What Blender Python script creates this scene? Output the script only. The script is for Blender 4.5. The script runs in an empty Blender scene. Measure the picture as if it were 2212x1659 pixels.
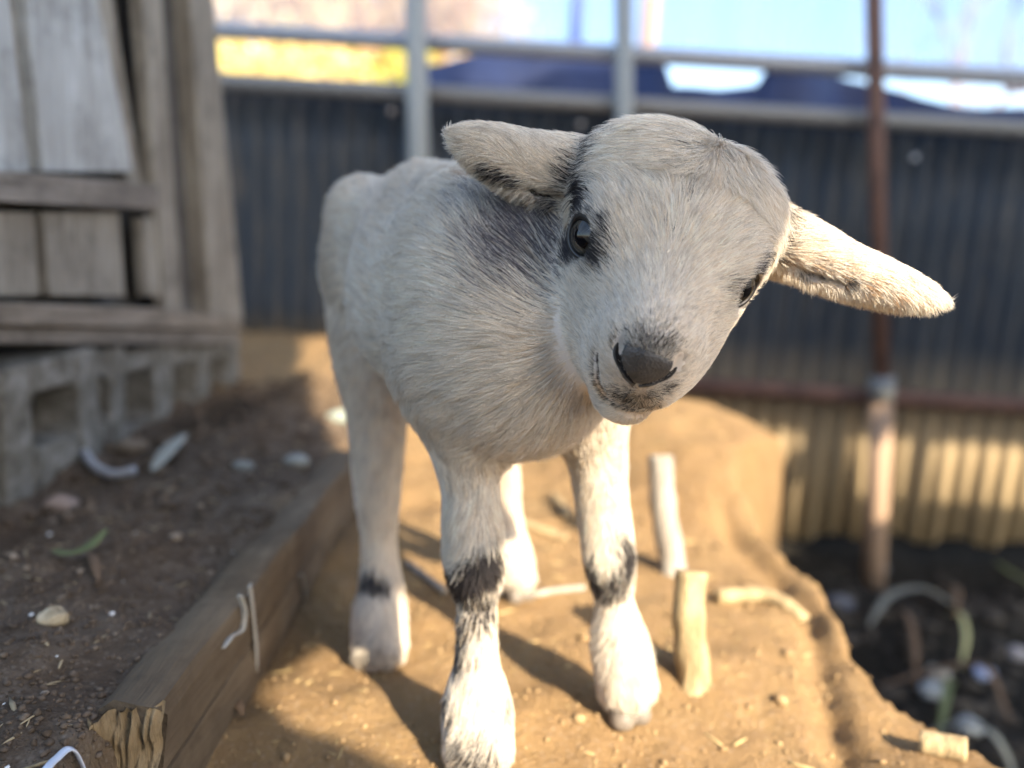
import bpy, bmesh, math, time
import numpy as np
from mathutils import Vector, Matrix
from mathutils.kdtree import KDTree
from mathutils.bvhtree import BVHTree
from mathutils import noise as mnoise

T0 = time.time()
FUR = 1.0
rng = np.random.default_rng(7)
S = bpy.context.scene
COL = S.collection

# ------------------------------------------------------------------ camera
CAM_H = 0.29
PITCH, ROLL, HFOV = math.radians(10), math.radians(3.4), math.radians(65)
cp, sp = math.cos(PITCH), math.sin(PITCH)
FWD = np.array([0, cp, -sp]); UP0 = np.array([0, sp, cp]); RT0 = np.array([1.0, 0, 0])
RT = RT0 * math.cos(ROLL) + UP0 * math.sin(ROLL)
UP = UP0 * math.cos(ROLL) - RT0 * math.sin(ROLL)
CAM = np.array([0, 0, CAM_H])
cam_d = bpy.data.cameras.new('camera')
cam = bpy.data.objects.new('camera', cam_d); COL.objects.link(cam)
M = Matrix(((RT[0], UP[0], -FWD[0], CAM[0]), (RT[1], UP[1], -FWD[1], CAM[1]),
            (RT[2], UP[2], -FWD[2], CAM[2]), (0, 0, 0, 1)))
cam.matrix_world = M
cam_d.sensor_width = 36; cam_d.angle = HFOV
cam_d.clip_start = 0.01; cam_d.clip_end = 500
cam_d.dof.use_dof = True
cam_d.dof.focus_distance = 0.360
cam_d.dof.aperture_fstop = 3.2
S.camera = cam

# ------------------------------------------------------------------ light
SUN_EL = math.radians(35)
SUN_AZ = (0.60, -0.80)                      # horizontal direction towards the sun: right and behind the camera
W = bpy.data.worlds.new('World'); S.world = W; W.use_nodes = True
nt = W.node_tree; bg = nt.nodes['Background']
sky = nt.nodes.new('ShaderNodeTexSky'); sky.sky_type = 'NISHITA'; sky.sun_disc = False
sky.sun_elevation = SUN_EL
sky.sun_rotation = math.atan2(SUN_AZ[0], SUN_AZ[1])
sky.air_density = 1.0; sky.dust_density = 1.6; sky.ozone_density = 1.0
nt.links.new(sky.outputs[0], bg.inputs[0]); bg.inputs[1].default_value = 0.15
sun_d = bpy.data.lights.new('sun', 'SUN'); sun_d.energy = 4.5; sun_d.angle = math.radians(0.55)
sun_d.color = (1.0, 0.86, 0.66)
sun = bpy.data.objects.new('sun', sun_d); COL.objects.link(sun)
TO_SUN = Vector((SUN_AZ[0] * math.cos(SUN_EL), SUN_AZ[1] * math.cos(SUN_EL), math.sin(SUN_EL)))
sun.rotation_euler = TO_SUN.to_track_quat('Z', 'Y').to_euler()
sun.location = (2, -3, 3)
S.view_settings.view_transform = 'Standard'; S.view_settings.look = 'None'
S.view_settings.gamma = 1; S.view_settings.exposure = 1.95
S.cycles.max_bounces = 8; S.cycles.transparent_max_bounces = 8
S.cycles.caustics_reflective = False; S.cycles.caustics_refractive = False

# ------------------------------------------------------------------ helpers
F2 = 1106 / math.tan(HFOV / 2)
def at(px, py, depth):
    """a point of the place seen at (px, py) of a 2212 x 1659 picture, depth metres along the view axis"""
    return CAM + depth * (FWD + (px - 1106) / F2 * RT - (py - 829.5) / F2 * UP)
def on_z(px, py, z=0.0):
    d = FWD + (px - 1106) / F2 * RT - (py - 829.5) / F2 * UP
    return CAM + d * ((z - CAM[2]) / d[2])
def to_px(p):
    q = np.asarray(p) - CAM
    dz = q @ FWD
    return np.stack([1106 + F2 * (q @ RT) / dz, 829.5 - F2 * (q @ UP) / dz, dz], -1)

def tag(o, label=None, cat=None, group=None, kind=None):
    if label: o['label'] = label
    if cat: o['category'] = cat
    if group: o['group'] = group
    if kind: o['kind'] = kind
    return o
def empty(name, loc=(0, 0, 0)):
    o = bpy.data.objects.new(name, None); o.location = loc; o.empty_display_size = .05
    COL.objects.link(o); return o
def mesh_np(name, verts, faces, mat=None, parent=None, smooth=True):
    """faces: (n,4) or (n,3) integer array, or list of lists"""
    me = bpy.data.meshes.new(name)
    if isinstance(faces, np.ndarray):
        v = np.asarray(verts, np.float32); k = faces.shape[1]
        me.vertices.add(len(v)); me.vertices.foreach_set('co', v.ravel())
        me.loops.add(faces.size); me.loops.foreach_set('vertex_index', faces.astype(np.int32).ravel())
        me.polygons.add(len(faces))
        me.polygons.foreach_set('loop_start', np.arange(0, faces.size, k, dtype=np.int32))
        me.polygons.foreach_set('loop_total', np.full(len(faces), k, np.int32))
        me.update(calc_edges=True)
    else:
        me.from_pydata([tuple(map(float, v)) for v in verts], [], faces); me.update()
    if smooth: me.polygons.foreach_set('use_smooth', [True] * len(me.polygons))
    if mat: me.materials.append(mat)
    o = bpy.data.objects.new(name, me); COL.objects.link(o)
    if parent:
        o.parent = parent
        o.matrix_parent_inverse = Matrix.Translation(-parent.location)
    return o
def bm_obj(name, bm, mat=None, parent=None, smooth=False, bevel=0):
    bmesh.ops.recalc_face_normals(bm, faces=bm.faces)
    me = bpy.data.meshes.new(name); bm.to_mesh(me); bm.free()
    if smooth: me.polygons.foreach_set('use_smooth', [True] * len(me.polygons))
    if mat: me.materials.append(mat)
    o = bpy.data.objects.new(name, me); COL.objects.link(o)
    if bevel:
        b = o.modifiers.new('bevel', 'BEVEL'); b.width = bevel; b.segments = 2; b.limit_method = 'ANGLE'
    if parent:
        o.parent = parent; o.matrix_parent_inverse = Matrix.Translation(-parent.location)
    return o
def quad_prism(bm, p, ext):
    """p: list of 3-D points of one face, ext: extrusion vector"""
    a = [bm.verts.new(tuple(q)) for q in p]; b = [bm.verts.new(tuple(np.array(q) + ext)) for q in p]
    n = len(p); bm.faces.new(a); bm.faces.new(b[::-1])
    for i in range(n): bm.faces.new([a[i], b[i], b[(i + 1) % n], a[(i + 1) % n]])
def box_between(bm, c, ax, ay, az, h):
    """box centre c, unit axes, half sizes h"""
    c = np.array(c); P = []
    for sx, sy, sz in ((-1,-1,-1),(1,-1,-1),(1,1,-1),(-1,1,-1),(-1,-1,1),(1,-1,1),(1,1,1),(-1,1,1)):
        P.append(bm.verts.new(tuple(c + sx*h[0]*np.array(ax) + sy*h[1]*np.array(ay) + sz*h[2]*np.array(az))))
    for f in ((0,3,2,1),(4,5,6,7),(0,1,5,4),(1,2,6,5),(2,3,7,6),(3,0,4,7)): bm.faces.new([P[i] for i in f])
def tube(pts, rad, n=12, flat=1.0, cap=True, closed=False):
    """verts, quad faces of a tube along pts; rad scalar or list"""
    pts = np.asarray(pts, float); m = len(pts)
    rad = np.full(m, rad) if np.isscalar(rad) else np.asarray(rad)
    T = np.gradient(pts, axis=0); T /= np.linalg.norm(T, axis=1)[:, None] + 1e-12
    ref = np.array([0, 0, 1.0]) if abs(T[0][2]) < .9 else np.array([1.0, 0, 0])
    V = []
    for i in range(m):
        a = np.cross(T[i], ref); a /= np.linalg.norm(a); b = np.cross(a, T[i]); ref = b if abs(np.dot(b, T[min(i+1, m-1)])) < .9 else ref
        for k in range(n):
            t = 2 * math.pi * k / n
            V.append(pts[i] + rad[i] * (math.cos(t) * a + flat * math.sin(t) * b))
    F = []
    for i in range(m - 1):
        for k in range(n):
            F.append([i*n+k, i*n+(k+1) % n, (i+1)*n+(k+1) % n, (i+1)*n+k])
    if cap:
        F.append(list(range(n))[::-1]); F.append([(m-1)*n+k for k in range(n)])
    return V, F
def tube_obj(name, pts, rad, mat, parent=None, n=12, flat=1.0, smooth=True):
    V, F = tube(pts, rad, n, flat)
    o = mesh_np(name, V, F, mat, parent, smooth)
    return o
def spline(pts, n=24):
    pts = np.asarray(pts, float); out = []
    P = np.vstack([2*pts[0]-pts[1], pts, 2*pts[-1]-pts[-2]])
    for i in range(1, len(P) - 2):
        for t in np.linspace(0, 1, n, endpoint=False):
            a, b, c, d = P[i-1], P[i], P[i+1], P[i+2]
            out.append(.5*((2*b)+(c-a)*t+(2*a-5*b+4*c-d)*t*t+(3*b-a-3*c+d)*t**3))
    out.append(pts[-1]); return np.array(out)

# ------------------------------------------------------------------ materials
class NB:
    def __init__(s, name):
        s.m = bpy.data.materials.new(name); s.m.use_nodes = True
        s.t = s.m.node_tree; s.b = s.t.nodes['Principled BSDF']; s.out = s.t.nodes['Material Output']
        s.co = s.t.nodes.new('ShaderNodeTexCoord').outputs['Object']
    def n(s, typ, **kw):
        x = s.t.nodes.new(typ)
        for k, v in kw.items(): setattr(x, k, v)
        return x
    def l(s, a, b): s.t.links.new(a, b)
    def noise(s, scale, detail=4, rough=.6, co=None, stretch=None, dist=0):
        x = s.n('ShaderNodeTexNoise'); x.inputs['Scale'].default_value = scale
        x.inputs['Detail'].default_value = detail; x.inputs['Roughness'].default_value = rough
        x.inputs['Distortion'].default_value = dist
        c = co or s.co
        if stretch:
            mp = s.n('ShaderNodeMapping'); mp.inputs['Scale'].default_value = stretch; s.l(c, mp.inputs[0]); c = mp.outputs[0]
        s.l(c, x.inputs['Vector']); return x.outputs['Fac']
    def ramp(s, fac, stops):
        x = s.n('ShaderNodeValToRGB'); e = x.color_ramp.elements
        while len(e) < len(stops): e.new(.5)
        for i, (p, c) in enumerate(stops):
            e[i].position = p; e[i].color = (*c, 1) if len(c) == 3 else c
        s.l(fac, x.inputs[0]); return x.outputs['Color']
    def mix(s, fac, a, b, mode='MIX'):
        x = s.n('ShaderNodeMix', data_type='RGBA', blend_type=mode)
        for sock, v in ((x.inputs[0], fac), (x.inputs[6], a), (x.inputs[7], b)):
            if isinstance(v, (int, float)): sock.default_value = v
            elif isinstance(v, tuple): sock.default_value = (*v, 1)
            else: s.l(v, sock)
        return x.outputs[2]
    def bump(s, h, strength, dist, prev=None):
        x = s.n('ShaderNodeBump'); x.inputs['Strength'].default_value = strength; x.inputs['Distance'].default_value = dist
        s.l(h, x.inputs['Height'])
        if prev: s.l(prev, x.inputs['Normal'])
        return x.outputs[0]
    def set(s, color=None, rough=None, normal=None, metal=None, spec=None):
        for nm, v in (('Base Color', color), ('Roughness', rough), ('Normal', normal), ('Metallic', metal), ('Specular IOR Level', spec)):
            if v is None: continue
            if isinstance(v, (int, float)): s.b.inputs[nm].default_value = v
            elif isinstance(v, tuple): s.b.inputs[nm].default_value = (*v, 1)
            else: s.l(v, s.b.inputs[nm])
        return s.m
# ================================================================== goat: one distance field, one mesh
CM = 0.01
def unit(v): v = np.asarray(v, float); return v / np.linalg.norm(v)
def cam2world(v): return v[0] * RT - v[1] * UP + v[2] * FWD
h_m = unit([-.195, .735, -.66]); h_l = np.array([.945, .235, .10]); h_l = unit(h_l - h_m * (h_l @ h_m))
h_n = np.cross(h_m, h_l); h_n = h_n if h_n[1] < 0 else -h_n
HL, HM, HN = cam2world(h_l), cam2world(h_m), cam2world(h_n)
H0 = at(1438, 546, .366)
HEAD = np.stack([HL, HM, HN])                     # rows: local axes in world
def hd(x, y, z): return H0 + CM * (x * HL + y * HM + z * HN)
def to_head(p): return (np.asarray(p) - H0) @ HEAD.T / CM

class Prim:                                       # signed distance primitives, world metres
    def __init__(s, op, k): s.op, s.k = op, k
class Cone(Prim):
    def __init__(s, a, b, ra, rb, k=.012, op='+'):
        super().__init__(op, k); s.a = np.asarray(a, float); s.b = np.asarray(b, float); s.ra, s.rb = ra*CM, rb*CM
    def d(s, p):
        ba = s.b - s.a; t = np.clip(((p - s.a) @ ba) / (ba @ ba), 0, 1)
        q = p - s.a - t[..., None] * ba
        return np.sqrt(np.einsum('...i,...i', q, q)) - (s.ra + (s.rb - s.ra) * t)
class Ell(Prim):
    def __init__(s, c, r, axes=None, k=.012, op='+'):
        super().__init__(op, k); s.c = np.asarray(c, float); s.r = np.asarray(r, float)*CM; s.A = np.eye(3) if axes is None else np.asarray(axes)
    def d(s, p):
        q = (p - s.c) @ s.A.T
        a = q / s.r; k0 = np.sqrt(np.einsum('...i,...i', a, a)); b = q / s.r**2; k1 = np.sqrt(np.einsum('...i,...i', b, b)) + 1e-9
        d = k0 * (k0 - 1) / k1
        return np.where(k0 < 1e-4, -s.r.min(), d)
class Poly(Prim):                                 # one limb: a smooth run of points with a radius at each
    def __init__(s, pts, k=.012, op='+', n=6):
        super().__init__(op, k)
        Q = spline([np.append(p, r*CM) for p, r in pts], n); s.c = [(Q[i], Q[i+1]) for i in range(len(Q)-1)]
    def d(s, p):
        out = None
        for A, B in s.c:
            a = A[:3]; ba = B[:3] - a; t = np.clip(((p - a) @ ba) / (ba @ ba), 0, 1)
            q = p - a - t[..., None] * ba
            e = np.sqrt(np.einsum('...i,...i', q, q)) - (A[3] + (B[3] - A[3]) * t)
            out = e if out is None else np.minimum(out, e)
        return out
def chain(pts, k=.012, op='+', n=6): return [Poly(pts, k, op, n)]
def smin(a, b, k):
    h = np.maximum(k - np.abs(a - b), 0) / k
    return np.minimum(a, b) - h*h*k*.25
def field(prims, p):
    d = np.full(p.shape[:-1], 1.0)
    for q in prims:
        e = q.d(p)
        d = smin(d, e, q.k) if q.op == '+' else -smin(-d, e, q.k)
    return d
def surface(prims, lo, hi, h, B=12, clip=None, cut=None):
    lo = np.array(lo); n = (np.ceil((np.array(hi) - lo) / h / B).astype(int)) * B
    G = np.ones(n, np.float32)
    nb = n // B
    c = np.stack(np.meshgrid(*[np.arange(k) for k in nb], indexing='ij'), -1).reshape(-1, 3)
    cw = lo + (c * B + (B - 1) / 2) * h
    rad = B * h * .5 * 1.75
    D = np.stack([q.d(cw) for q in prims], -1)
    tot = field(prims, cw)
    near = np.abs(tot) < rad + .008
    loc = np.stack(np.meshgrid(*[np.arange(B)]*3, indexing='ij'), -1) * h
    for i in range(len(c)):
        s = tuple(slice(c[i][j]*B, (c[i][j]+1)*B) for j in range(3))
        if not near[i]:
            G[s] = 1 if tot[i] > 0 else -1; continue
        pl = [q for j, q in enumerate(prims) if D[i, j] < rad + q.k + .004 or (q.op == '+' and D[i, j] < tot[i] + 2*rad + .02)]
        p = lo + c[i] * B * h + loc
        G[s] = field(pl, p)
    if clip is not None:                           # keep only inside an extra field (dense)
        P = lo + np.stack(np.meshgrid(*[np.arange(k) for k in n], indexing='ij'), -1) * h
        G = clip(P, G)
    return nets(G, lo, h)
def nets(G, lo, h):
    ins = G < 0
    cs = np.zeros(tuple(np.array(G.shape) - 1), np.int8)
    offs = [(i, j, k) for i in (0, 1) for j in (0, 1) for k in (0, 1)]
    def sh(a, o): return a[o[0]:a.shape[0]-1+o[0], o[1]:a.shape[1]-1+o[1], o[2]:a.shape[2]-1+o[2]]
    for o in offs: cs += sh(ins, o).astype(np.int8)
    act = (cs > 0) & (cs < 8)
    ci = np.argwhere(act); idx = np.full(act.shape, -1, np.int64); idx[act] = np.arange(len(ci))
    val = {o: G[tuple((ci + o).T)] for o in offs}
    acc = np.zeros((len(ci), 3)); cnt = np.zeros(len(ci))
    for a in offs:
        for ax in range(3):
            if a[ax]: continue
            b = list(a); b[ax] = 1; b = tuple(b)
            va, vb = val[a], val[b]; m = (va < 0) != (vb < 0)
            t = np.where(m, va / np.where(m, va - vb, 1), 0)
            pos = np.array(a, float) + t[:, None] * (np.array(b) - np.array(a))
            acc += pos * m[:, None]; cnt += m
    V = lo + (ci + acc / cnt[:, None]) * h
    F = []
    for ax in range(3):
        u, v = (ax + 1) % 3, (ax + 2) % 3
        s0 = [slice(1, -1)] * 3; s0[ax] = slice(0, G.shape[ax]-1)
        s1 = list(s0); s1[ax] = slice(1, G.shape[ax])
        A = ins[tuple(s0)]; Bv = ins[tuple(s1)]; ch = A != Bv
        e = np.argwhere(ch); e[:, u] += 1; e[:, v] += 1
        fl = A[ch]
        q = []
        for du, dv in ((-1, -1), (0, -1), (0, 0), (-1, 0)):
            c = e.copy(); c[:, u] += du; c[:, v] += dv; q.append(idx[tuple(c.T)])
        q = np.stack(q, 1); q[~fl] = q[~fl][:, ::-1]; F.append(q)
    return V, np.concatenate(F)

I3 = HEAD
head = [
    Ell(hd(.1, -3.0, -.4), (4.62, 4.15, 4.15), I3, .01),
    Ell(hd(0, -.9, .7), (3.2, 2.6, 2.1), I3, .02),
    Ell(hd(2.95, .0, .25), (1.45, 1.9, 1.6), I3, .016), Ell(hd(-2.95, .0, .25), (1.45, 1.9, 1.6), I3, .016),
    Cone(hd(0, .4, -1.3), hd(.1, 4.2, -1.7), 2.9, 2.15, .02),
    Cone(hd(0, 1.0, .1), hd(0, 4.6, -.35), 1.5, 1.15, .015),
    Cone(hd(.1, -1.2, -3.4), hd(.4, 3.6, -4.5), 2.3, 1.6, .02),
    Ell(hd(1.95, .3, -2.6), (1.75, 3.0, 2.2), I3, .02), Ell(hd(-1.62, .3, -2.5), (1.65, 3.0, 2.2), I3, .02),
    Ell(hd(.45, 2.9, -3.1), (2.25, 2.3, 2.1), I3, .02), Ell(hd(-2.35, -3.4, .8), (1.9, 1.9, 1.9), I3, .02), Ell(hd(2.5, -3.2, .7), (1.8, 1.8, 1.8), I3, .02),
    Ell(hd(0, 4.7, -1.6), (1.75, 1.25, 1.45), I3, .012),                    # muzzle end
    Ell(hd(.95, 4.5, -3.1), (1.1, 1.2, 1.15), I3, .008), Ell(hd(-.95, 4.5, -3.1), (1.1, 1.2, 1.15), I3, .008),   # upper lip
    Ell(hd(.36, 4.35, -5.65), (1.35, 1.15, .85), I3, .005),                      # chin
]
nose_add = [Ell(hd(-.05, 5.25, -1.15), (1.0, .6, .72), I3, .008)]
def front(x, z, dy=0):                             # the muzzle's front surface at local (x, z)
    ys = np.linspace(8, 1, 300); P = hd(0, 0, 0) + CM*(x*HL + z*HN) + CM*ys[:, None]*HM
    k = int(np.argmax(field(head + nose_add, P) < 0)); return hd(x, ys[k] + dy, z)
def march(px, py):                                 # first point of the head met along a line of sight
    d = FWD + (px - 1106) / F2 * RT - (py - 829.5) / F2 * UP; ts = np.arange(.27, .42, .0005)
    P = CAM + ts[:, None]*d; f = field(head + nose_add, P); k = int(np.argmax(f < 0)); return P[k]
MOUTH = [march(x, y) for x, y in ((1290, 772), (1291, 805), (1298, 835), (1314, 858), (1338, 874), (1366, 882), (1396, 883), (1420, 874))]
mouth = chain([(p, .13) for p in MOUTH], .003, '-')
NOSTR = [[front(s*1.22 - .05, -.45, -.06), front(s*1.18 - .05, -.9, -.06), front(s*.9 - .05, -1.35, -.03), front(s*.45 - .05, -1.72, 0), front(s*.1 - .05, -1.95, .03)] for s in (-1, 1)]
EYE = {}
eyes_cut = []
for s in (-1, 1):
    c = hd(s*3.30 if s < 0 else 3.12, .38 if s < 0 else .42, -.05); g = unit(s*.68*HL + .70*HM + .22*HN) if s < 0 else unit(.55*HL + .76*HM + .28*HN)
    EYE[s] = (c, g); ax2 = unit(np.cross(g, HN)); ax3 = np.cross(ax2, g)
    eyes_cut.append(Ell(c, (1.16, 1.16, 1.16), None, .003, '-'))
    eyes_cut.append(Ell(c + g*.011, (1.1, .90, .84), np.stack([g, ax2, ax3]), .004, '-'))

# ears: flattened leaves with a slit opening on the front-lower side
def ear(root, tip, open_dir, wid, thick, bend, key):
    root, tip = np.array(root), np.array(tip); L = np.linalg.norm(tip - root)
    a = unit(tip - root); o = unit(open_dir - a*np.dot(open_dir, a)); w = np.cross(a, o)
    out = []
    mid = (root + tip) / 2 + bend
    pts = spline([root - a*.01, root + a*.012, mid, tip - a*.012], 5)
    P = []
    ws = np.interp(np.linspace(0, 1, len(pts)), [0, .12, .3, .6, .85, 1], [1.7, 1.7, 1.55, 1.15, .68, .45] if key == 'R' else [1.5, 1.6, 1.7, 1.5, 1.05, .8])
    for i, (p, r) in enumerate(zip(pts, ws)):
        if i % 2 == 0:
            out.append(Ell(p, (1.5, r*wid, r*.55*thick), np.stack([a, w, o]), .014))
    return out, a, w, o, pts
EARS = {}
earL_root, earL_tip = at(1262, 385, .392), at(965, 285, .372)
earR_root, earR_tip = at(1690, 525, .395), at(2052, 655, .372)
camdir = lambda p: unit(CAM - p)
for key, r, t, wd, tilt in (('L', earL_root, earL_tip, .70, .55), ('R', earR_root, earR_tip, .70, .55)):
    mid = (r + t) / 2
    od = camdir(mid) * 1.0 - UP * tilt
    bend = UP * (-.004 if key == 'L' else -.0035)
    EARS[key] = ear(r, t, od, wd, 1.0, bend, key)
ear_add = EARS['L'][0] + EARS['R'][0]
ear_cut = []
SLIT = {}
for key, pts2 in (('L', [(1040, 358), (1095, 386), (1165, 414), (1225, 432)]), ('R', [(1710, 578), (1760, 597), (1840, 612), (1950, 640)])):
    _, a, w, o, pts = EARS[key]
    mid = (pts[0] + pts[-1]) / 2
    dd = (mid - CAM) @ FWD
    S_ = [at(x, y, dd - .006) for x, y in pts2]; SLIT[key] = S_
    ear_cut += [Cone(p, q, .16, .16, .003, '-') for p, q in zip(S_[:-1], S_[1:])]
    S2 = [p + UP*.002 + FWD*.004 for p in S_]
    ear_cut += [Cone(p, q, .2, .2, .003, '-') for p, q in zip(S2[:-1], S2[1:])]

body = [
    *chain([(at(860, 540, .548), 4.5), (at(960, 570, .50), 4.8), (at(1085, 645, .446), 4.6)], .03),
    *chain([(at(940, 680, .49), 4.6), (at(1080, 740, .44), 4.9)], .03),
    Ell(at(1125, 780, .43), (4.2, 4.2, 4.4), None, .03),                       # brisket
    Cone(at(1090, 610, .435), hd(-.6, -4.2, -3.6), 4.5, 3.3, .035),            # neck
    Cone(at(1130, 730, .425), hd(0, -2.5, -4.5), 4.2, 2.4, .03),               # throat
    Cone(at(1060, 500, .45), hd(0, -5.0, -1.0), 3.2, 3.2, .03),                # crest
    Ell(at(785, 450, .56), (1.6, 2.2, 1.6), None, .025),                       # hook bone
    Cone(at(935, 415, .52), at(1010, 440, .48), 1.4, 1.5, .03),                # spine
]
LEGS = {
 'fl': [(at(985, 800, .432), 3.3), (at(1005, 930, .437), 2.2), (at(1016, 1050, .442), 1.55), (at(1025, 1205, .444), 1.56), (at(1030, 1300, .450), 1.05),
        (at(1030, 1420, .452), 1.12), (at(1031, 1520, .454), 1.75), (at(1034, 1598, .452), 1.85)],
 'fr': [(at(1245, 830, .475), 3.2), (at(1283, 960, .485), 1.9), (at(1300, 1080, .49), 1.5), (at(1317, 1205, .491), 1.44), (at(1327, 1295, .497), 1.1),
        (at(1338, 1390, .50), 1.6), (at(1352, 1468, .502), 1.75)],
 'hl': [(at(812, 600, .562), 3.6), (at(812, 760, .558), 2.9), (at(815, 900, .562), 2.0), (at(815, 1040, .567), 1.6), (at(819, 1170, .572), 1.15), (at(822, 1260, .572), 1.4),
        (at(820, 1330, .568), 1.75), (at(820, 1388, .562), 1.8)],
 'hr': [(at(1010, 680, .60), 3.4), (at(1050, 880, .64), 2.2), (at(1088, 1020, .665), 1.2), (at(1100, 1120, .67), 1.0), (at(1110, 1200, .668), 1.4), (at(1118, 1240, .664), 1.35)],
}
legs = []
for k_, c_ in LEGS.items(): legs += chain(c_, .016)
tail = chain([(at(800, 470, .60), 1.3), (at(770, 520, .62), .8)], .015)
nose_cut = [q for N in NOSTR for q in chain([(p, q) for p, q in zip(N, (.14, .20, .16, .08, .04))], .003, '-')]
PRIMS = body + tail + legs + head + nose_add + ear_add + mouth + nose_cut + ear_cut + eyes_cut
allp = np.array([hd(0, 7, -4), earL_tip, earR_tip, at(700, 400, .6), at(1034, 1659, .45), at(1118, 1280, .67), hd(0, -4, 5)])
VH = .0014
lo = allp.min(0) - .03; hi = allp.max(0) + .03; lo[2] = -.003
t1 = time.time()
GV, GF = surface(PRIMS, lo, hi, VH)
print('goat verts', len(GV), 'faces', len(GF), 'sdf time', time.time() - t1)
# ------------------------------------------------------------------ eyes (own meshes): ball with iris and slot pupil, dark lid rim
print('t', time.time() - T0)
def eye_mat():
    b = NB('eye_wet'); at_ = b.n('ShaderNodeAttribute'); at_.attribute_name = 'tint'
    b.set(at_.outputs['Color'], .10, spec=.3); b.b.inputs['Coat Weight'].default_value = .30; b.b.inputs['Coat Roughness'].default_value = .01
    return b.m
EYE_MAT = eye_mat()
LID_MAT = NB('lid_skin').set((.018, .015, .014), .4)
def make_eye(s, parent):
    c, g = EYE[s]; R = .0113
    side = unit(np.cross(HN, g)); up = np.cross(g, side)      # pupil slot lies along the head's length
    side = unit(side + up * (.10 * s)); up = np.cross(g, side)
    nu, nv = 128, 96; V = []; T = []
    th = np.linspace(0, np.pi, nv); ph = np.linspace(0, 2*np.pi, nu, endpoint=False)
    TH, PH = np.meshgrid(th, ph, indexing='ij')
    X, Y, Z = np.sin(TH)*np.cos(PH), np.sin(TH)*np.sin(PH), np.cos(TH)     # Z = gaze
    bulge = 1 + .07*np.exp(-(TH/.55)**2)
    P = c + R * bulge[..., None] * (X[..., None]*side + Y[..., None]*up + Z[..., None]*g)
    ang = TH
    n1 = np.sin(PH*23 + 3*np.sin(PH*5))*.5 + .5
    iris = np.stack([.030 + .016*n1, .027 + .014*n1, .022 + .010*n1], -1)
    edge = np.clip((ang - .62)/.14, 0, 1)[..., None]
    col = iris*(1-edge) + np.array([.012, .011, .011])*edge
    warm = np.clip(1 - np.abs(ang-.34)/.14, 0, 1)[..., None]; col = col*(1-.3*warm) + np.array([.07, .05, .028])*.3*warm
    white = np.clip((ang - 1.15)/.15, 0, 1)[..., None]; col = col*(1-white) + np.array([.05, .038, .034])*white
    pup = (np.abs(X) < .46) & (np.abs(Y) < .19 - .05*(np.abs(X)/.46)**4)
    col[pup & (Z > 0)] = (.0015, .0015, .003)
    ix = np.arange(nv*nu).reshape(nv, nu)
    F = np.stack([ix[:-1, :], ix[1:, :], np.roll(ix, -1, 1)[1:, :], np.roll(ix, -1, 1)[:-1, :]], -1).reshape(-1, 4)
    o = mesh_np('eye', P.reshape(-1, 3), F, EYE_MAT, parent)
    a = o.data.color_attributes.new('tint', 'FLOAT_COLOR', 'POINT')
    a.data.foreach_set('color', np.concatenate([col.reshape(-1, 3), np.ones((nv*nu, 1))], 1).astype(np.float32).ravel())
    # lid rim: an almond ring lying on the ball's front, thicker above
    pts = []; rad = []
    for k in range(64):
        t = 2*np.pi*k/64
        ex, ey = .98*np.cos(t), .86*np.sin(t)
        ex += .04*np.sign(np.cos(t))*max(0, abs(np.cos(t)) - .8)*3
        q = np.array([ex, ey]) * .92
        zz = math.sqrt(max(.02, 1.14 - q @ q))
        pts.append(c + R*(q[0]*side + q[1]*up + zz*g)); rad.append(.0011 + .0012*max(0, math.sin(t)))
    pts.append(pts[0]); rad.append(rad[0])
    tube_obj('eyelid', pts, rad, LID_MAT, parent, 10)
    return o
# nose pad: the skin of the muzzle's end cut out as its own finer mesh
def nose_mesh(parent):
    c = hd(0, 5.2, -1.3)
    reg = [Ell(hd(-.05, 5.5, -1.05), (1.46, 1.7, .98), I3), Ell(hd(-.05, 5.7, -1.8), (.7, 1.2, .5), I3, .006), Ell(hd(-.05, 5.7, -3.0), (.16, 1.2, 1.3), I3, .003)]
    near = [q for q in head + nose_add + ear_cut[:0]]
    slit = []
    for N in NOSTR: slit += chain([(p, q) for p, q in zip(N, (.17, .20, .15, .09, .05))], .0012, '-')
    phil = chain([(front(0, z), .055) for z in (-1.9, -2.4, -2.9, -3.4, -3.9, -4.3)], .0015, '-')
    def clip(P, G):
        sk = field(near, P) - .0011
        wob = .0005*np.sin(P[..., 0]*2600)*np.sin(P[..., 2]*2900+1)*np.sin(P[..., 1]*2400)
        d = -smin(-sk - wob*.3, -field(reg, P), .0025)
        for q in slit + phil: d = -smin(-d, q.d(P), q.k)
        return d.astype(np.float32)
    V, F = surface([Ell(c, (1, 1, 1))], c - .023, c + .023, .00045, clip=clip)
    b = NB('nose_skin'); v = b.n('ShaderNodeTexVoronoi'); v.inputs['Scale'].default_value = 900; b.l(b.co, v.inputs[0])
    n = b.noise(140, 3); colr = b.ramp(n, [(.3, (.028, .025, .023)), (.7, (.075, .067, .060))])
    na = b.n('ShaderNodeAttribute'); na.attribute_name = 'slit'; colr = b.mix(na.outputs['Fac'], colr, (.006, .004, .004))
    b.set(colr, .58, b.bump(v.outputs['Distance'], .45, .0006, b.bump(b.noise(200, 3), .4, .0012)))
    o = mesh_np('nose', V, F, b.m, parent)
    ds = np.min([q.d(V) for q in slit + phil], 0); w_ = np.clip(1 - (ds + .0001)/.0007, 0, 1)
    a = o.data.attributes.new('slit', 'FLOAT', 'POINT'); a.data.foreach_set('value', w_.astype(np.float32))
    return o
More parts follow.
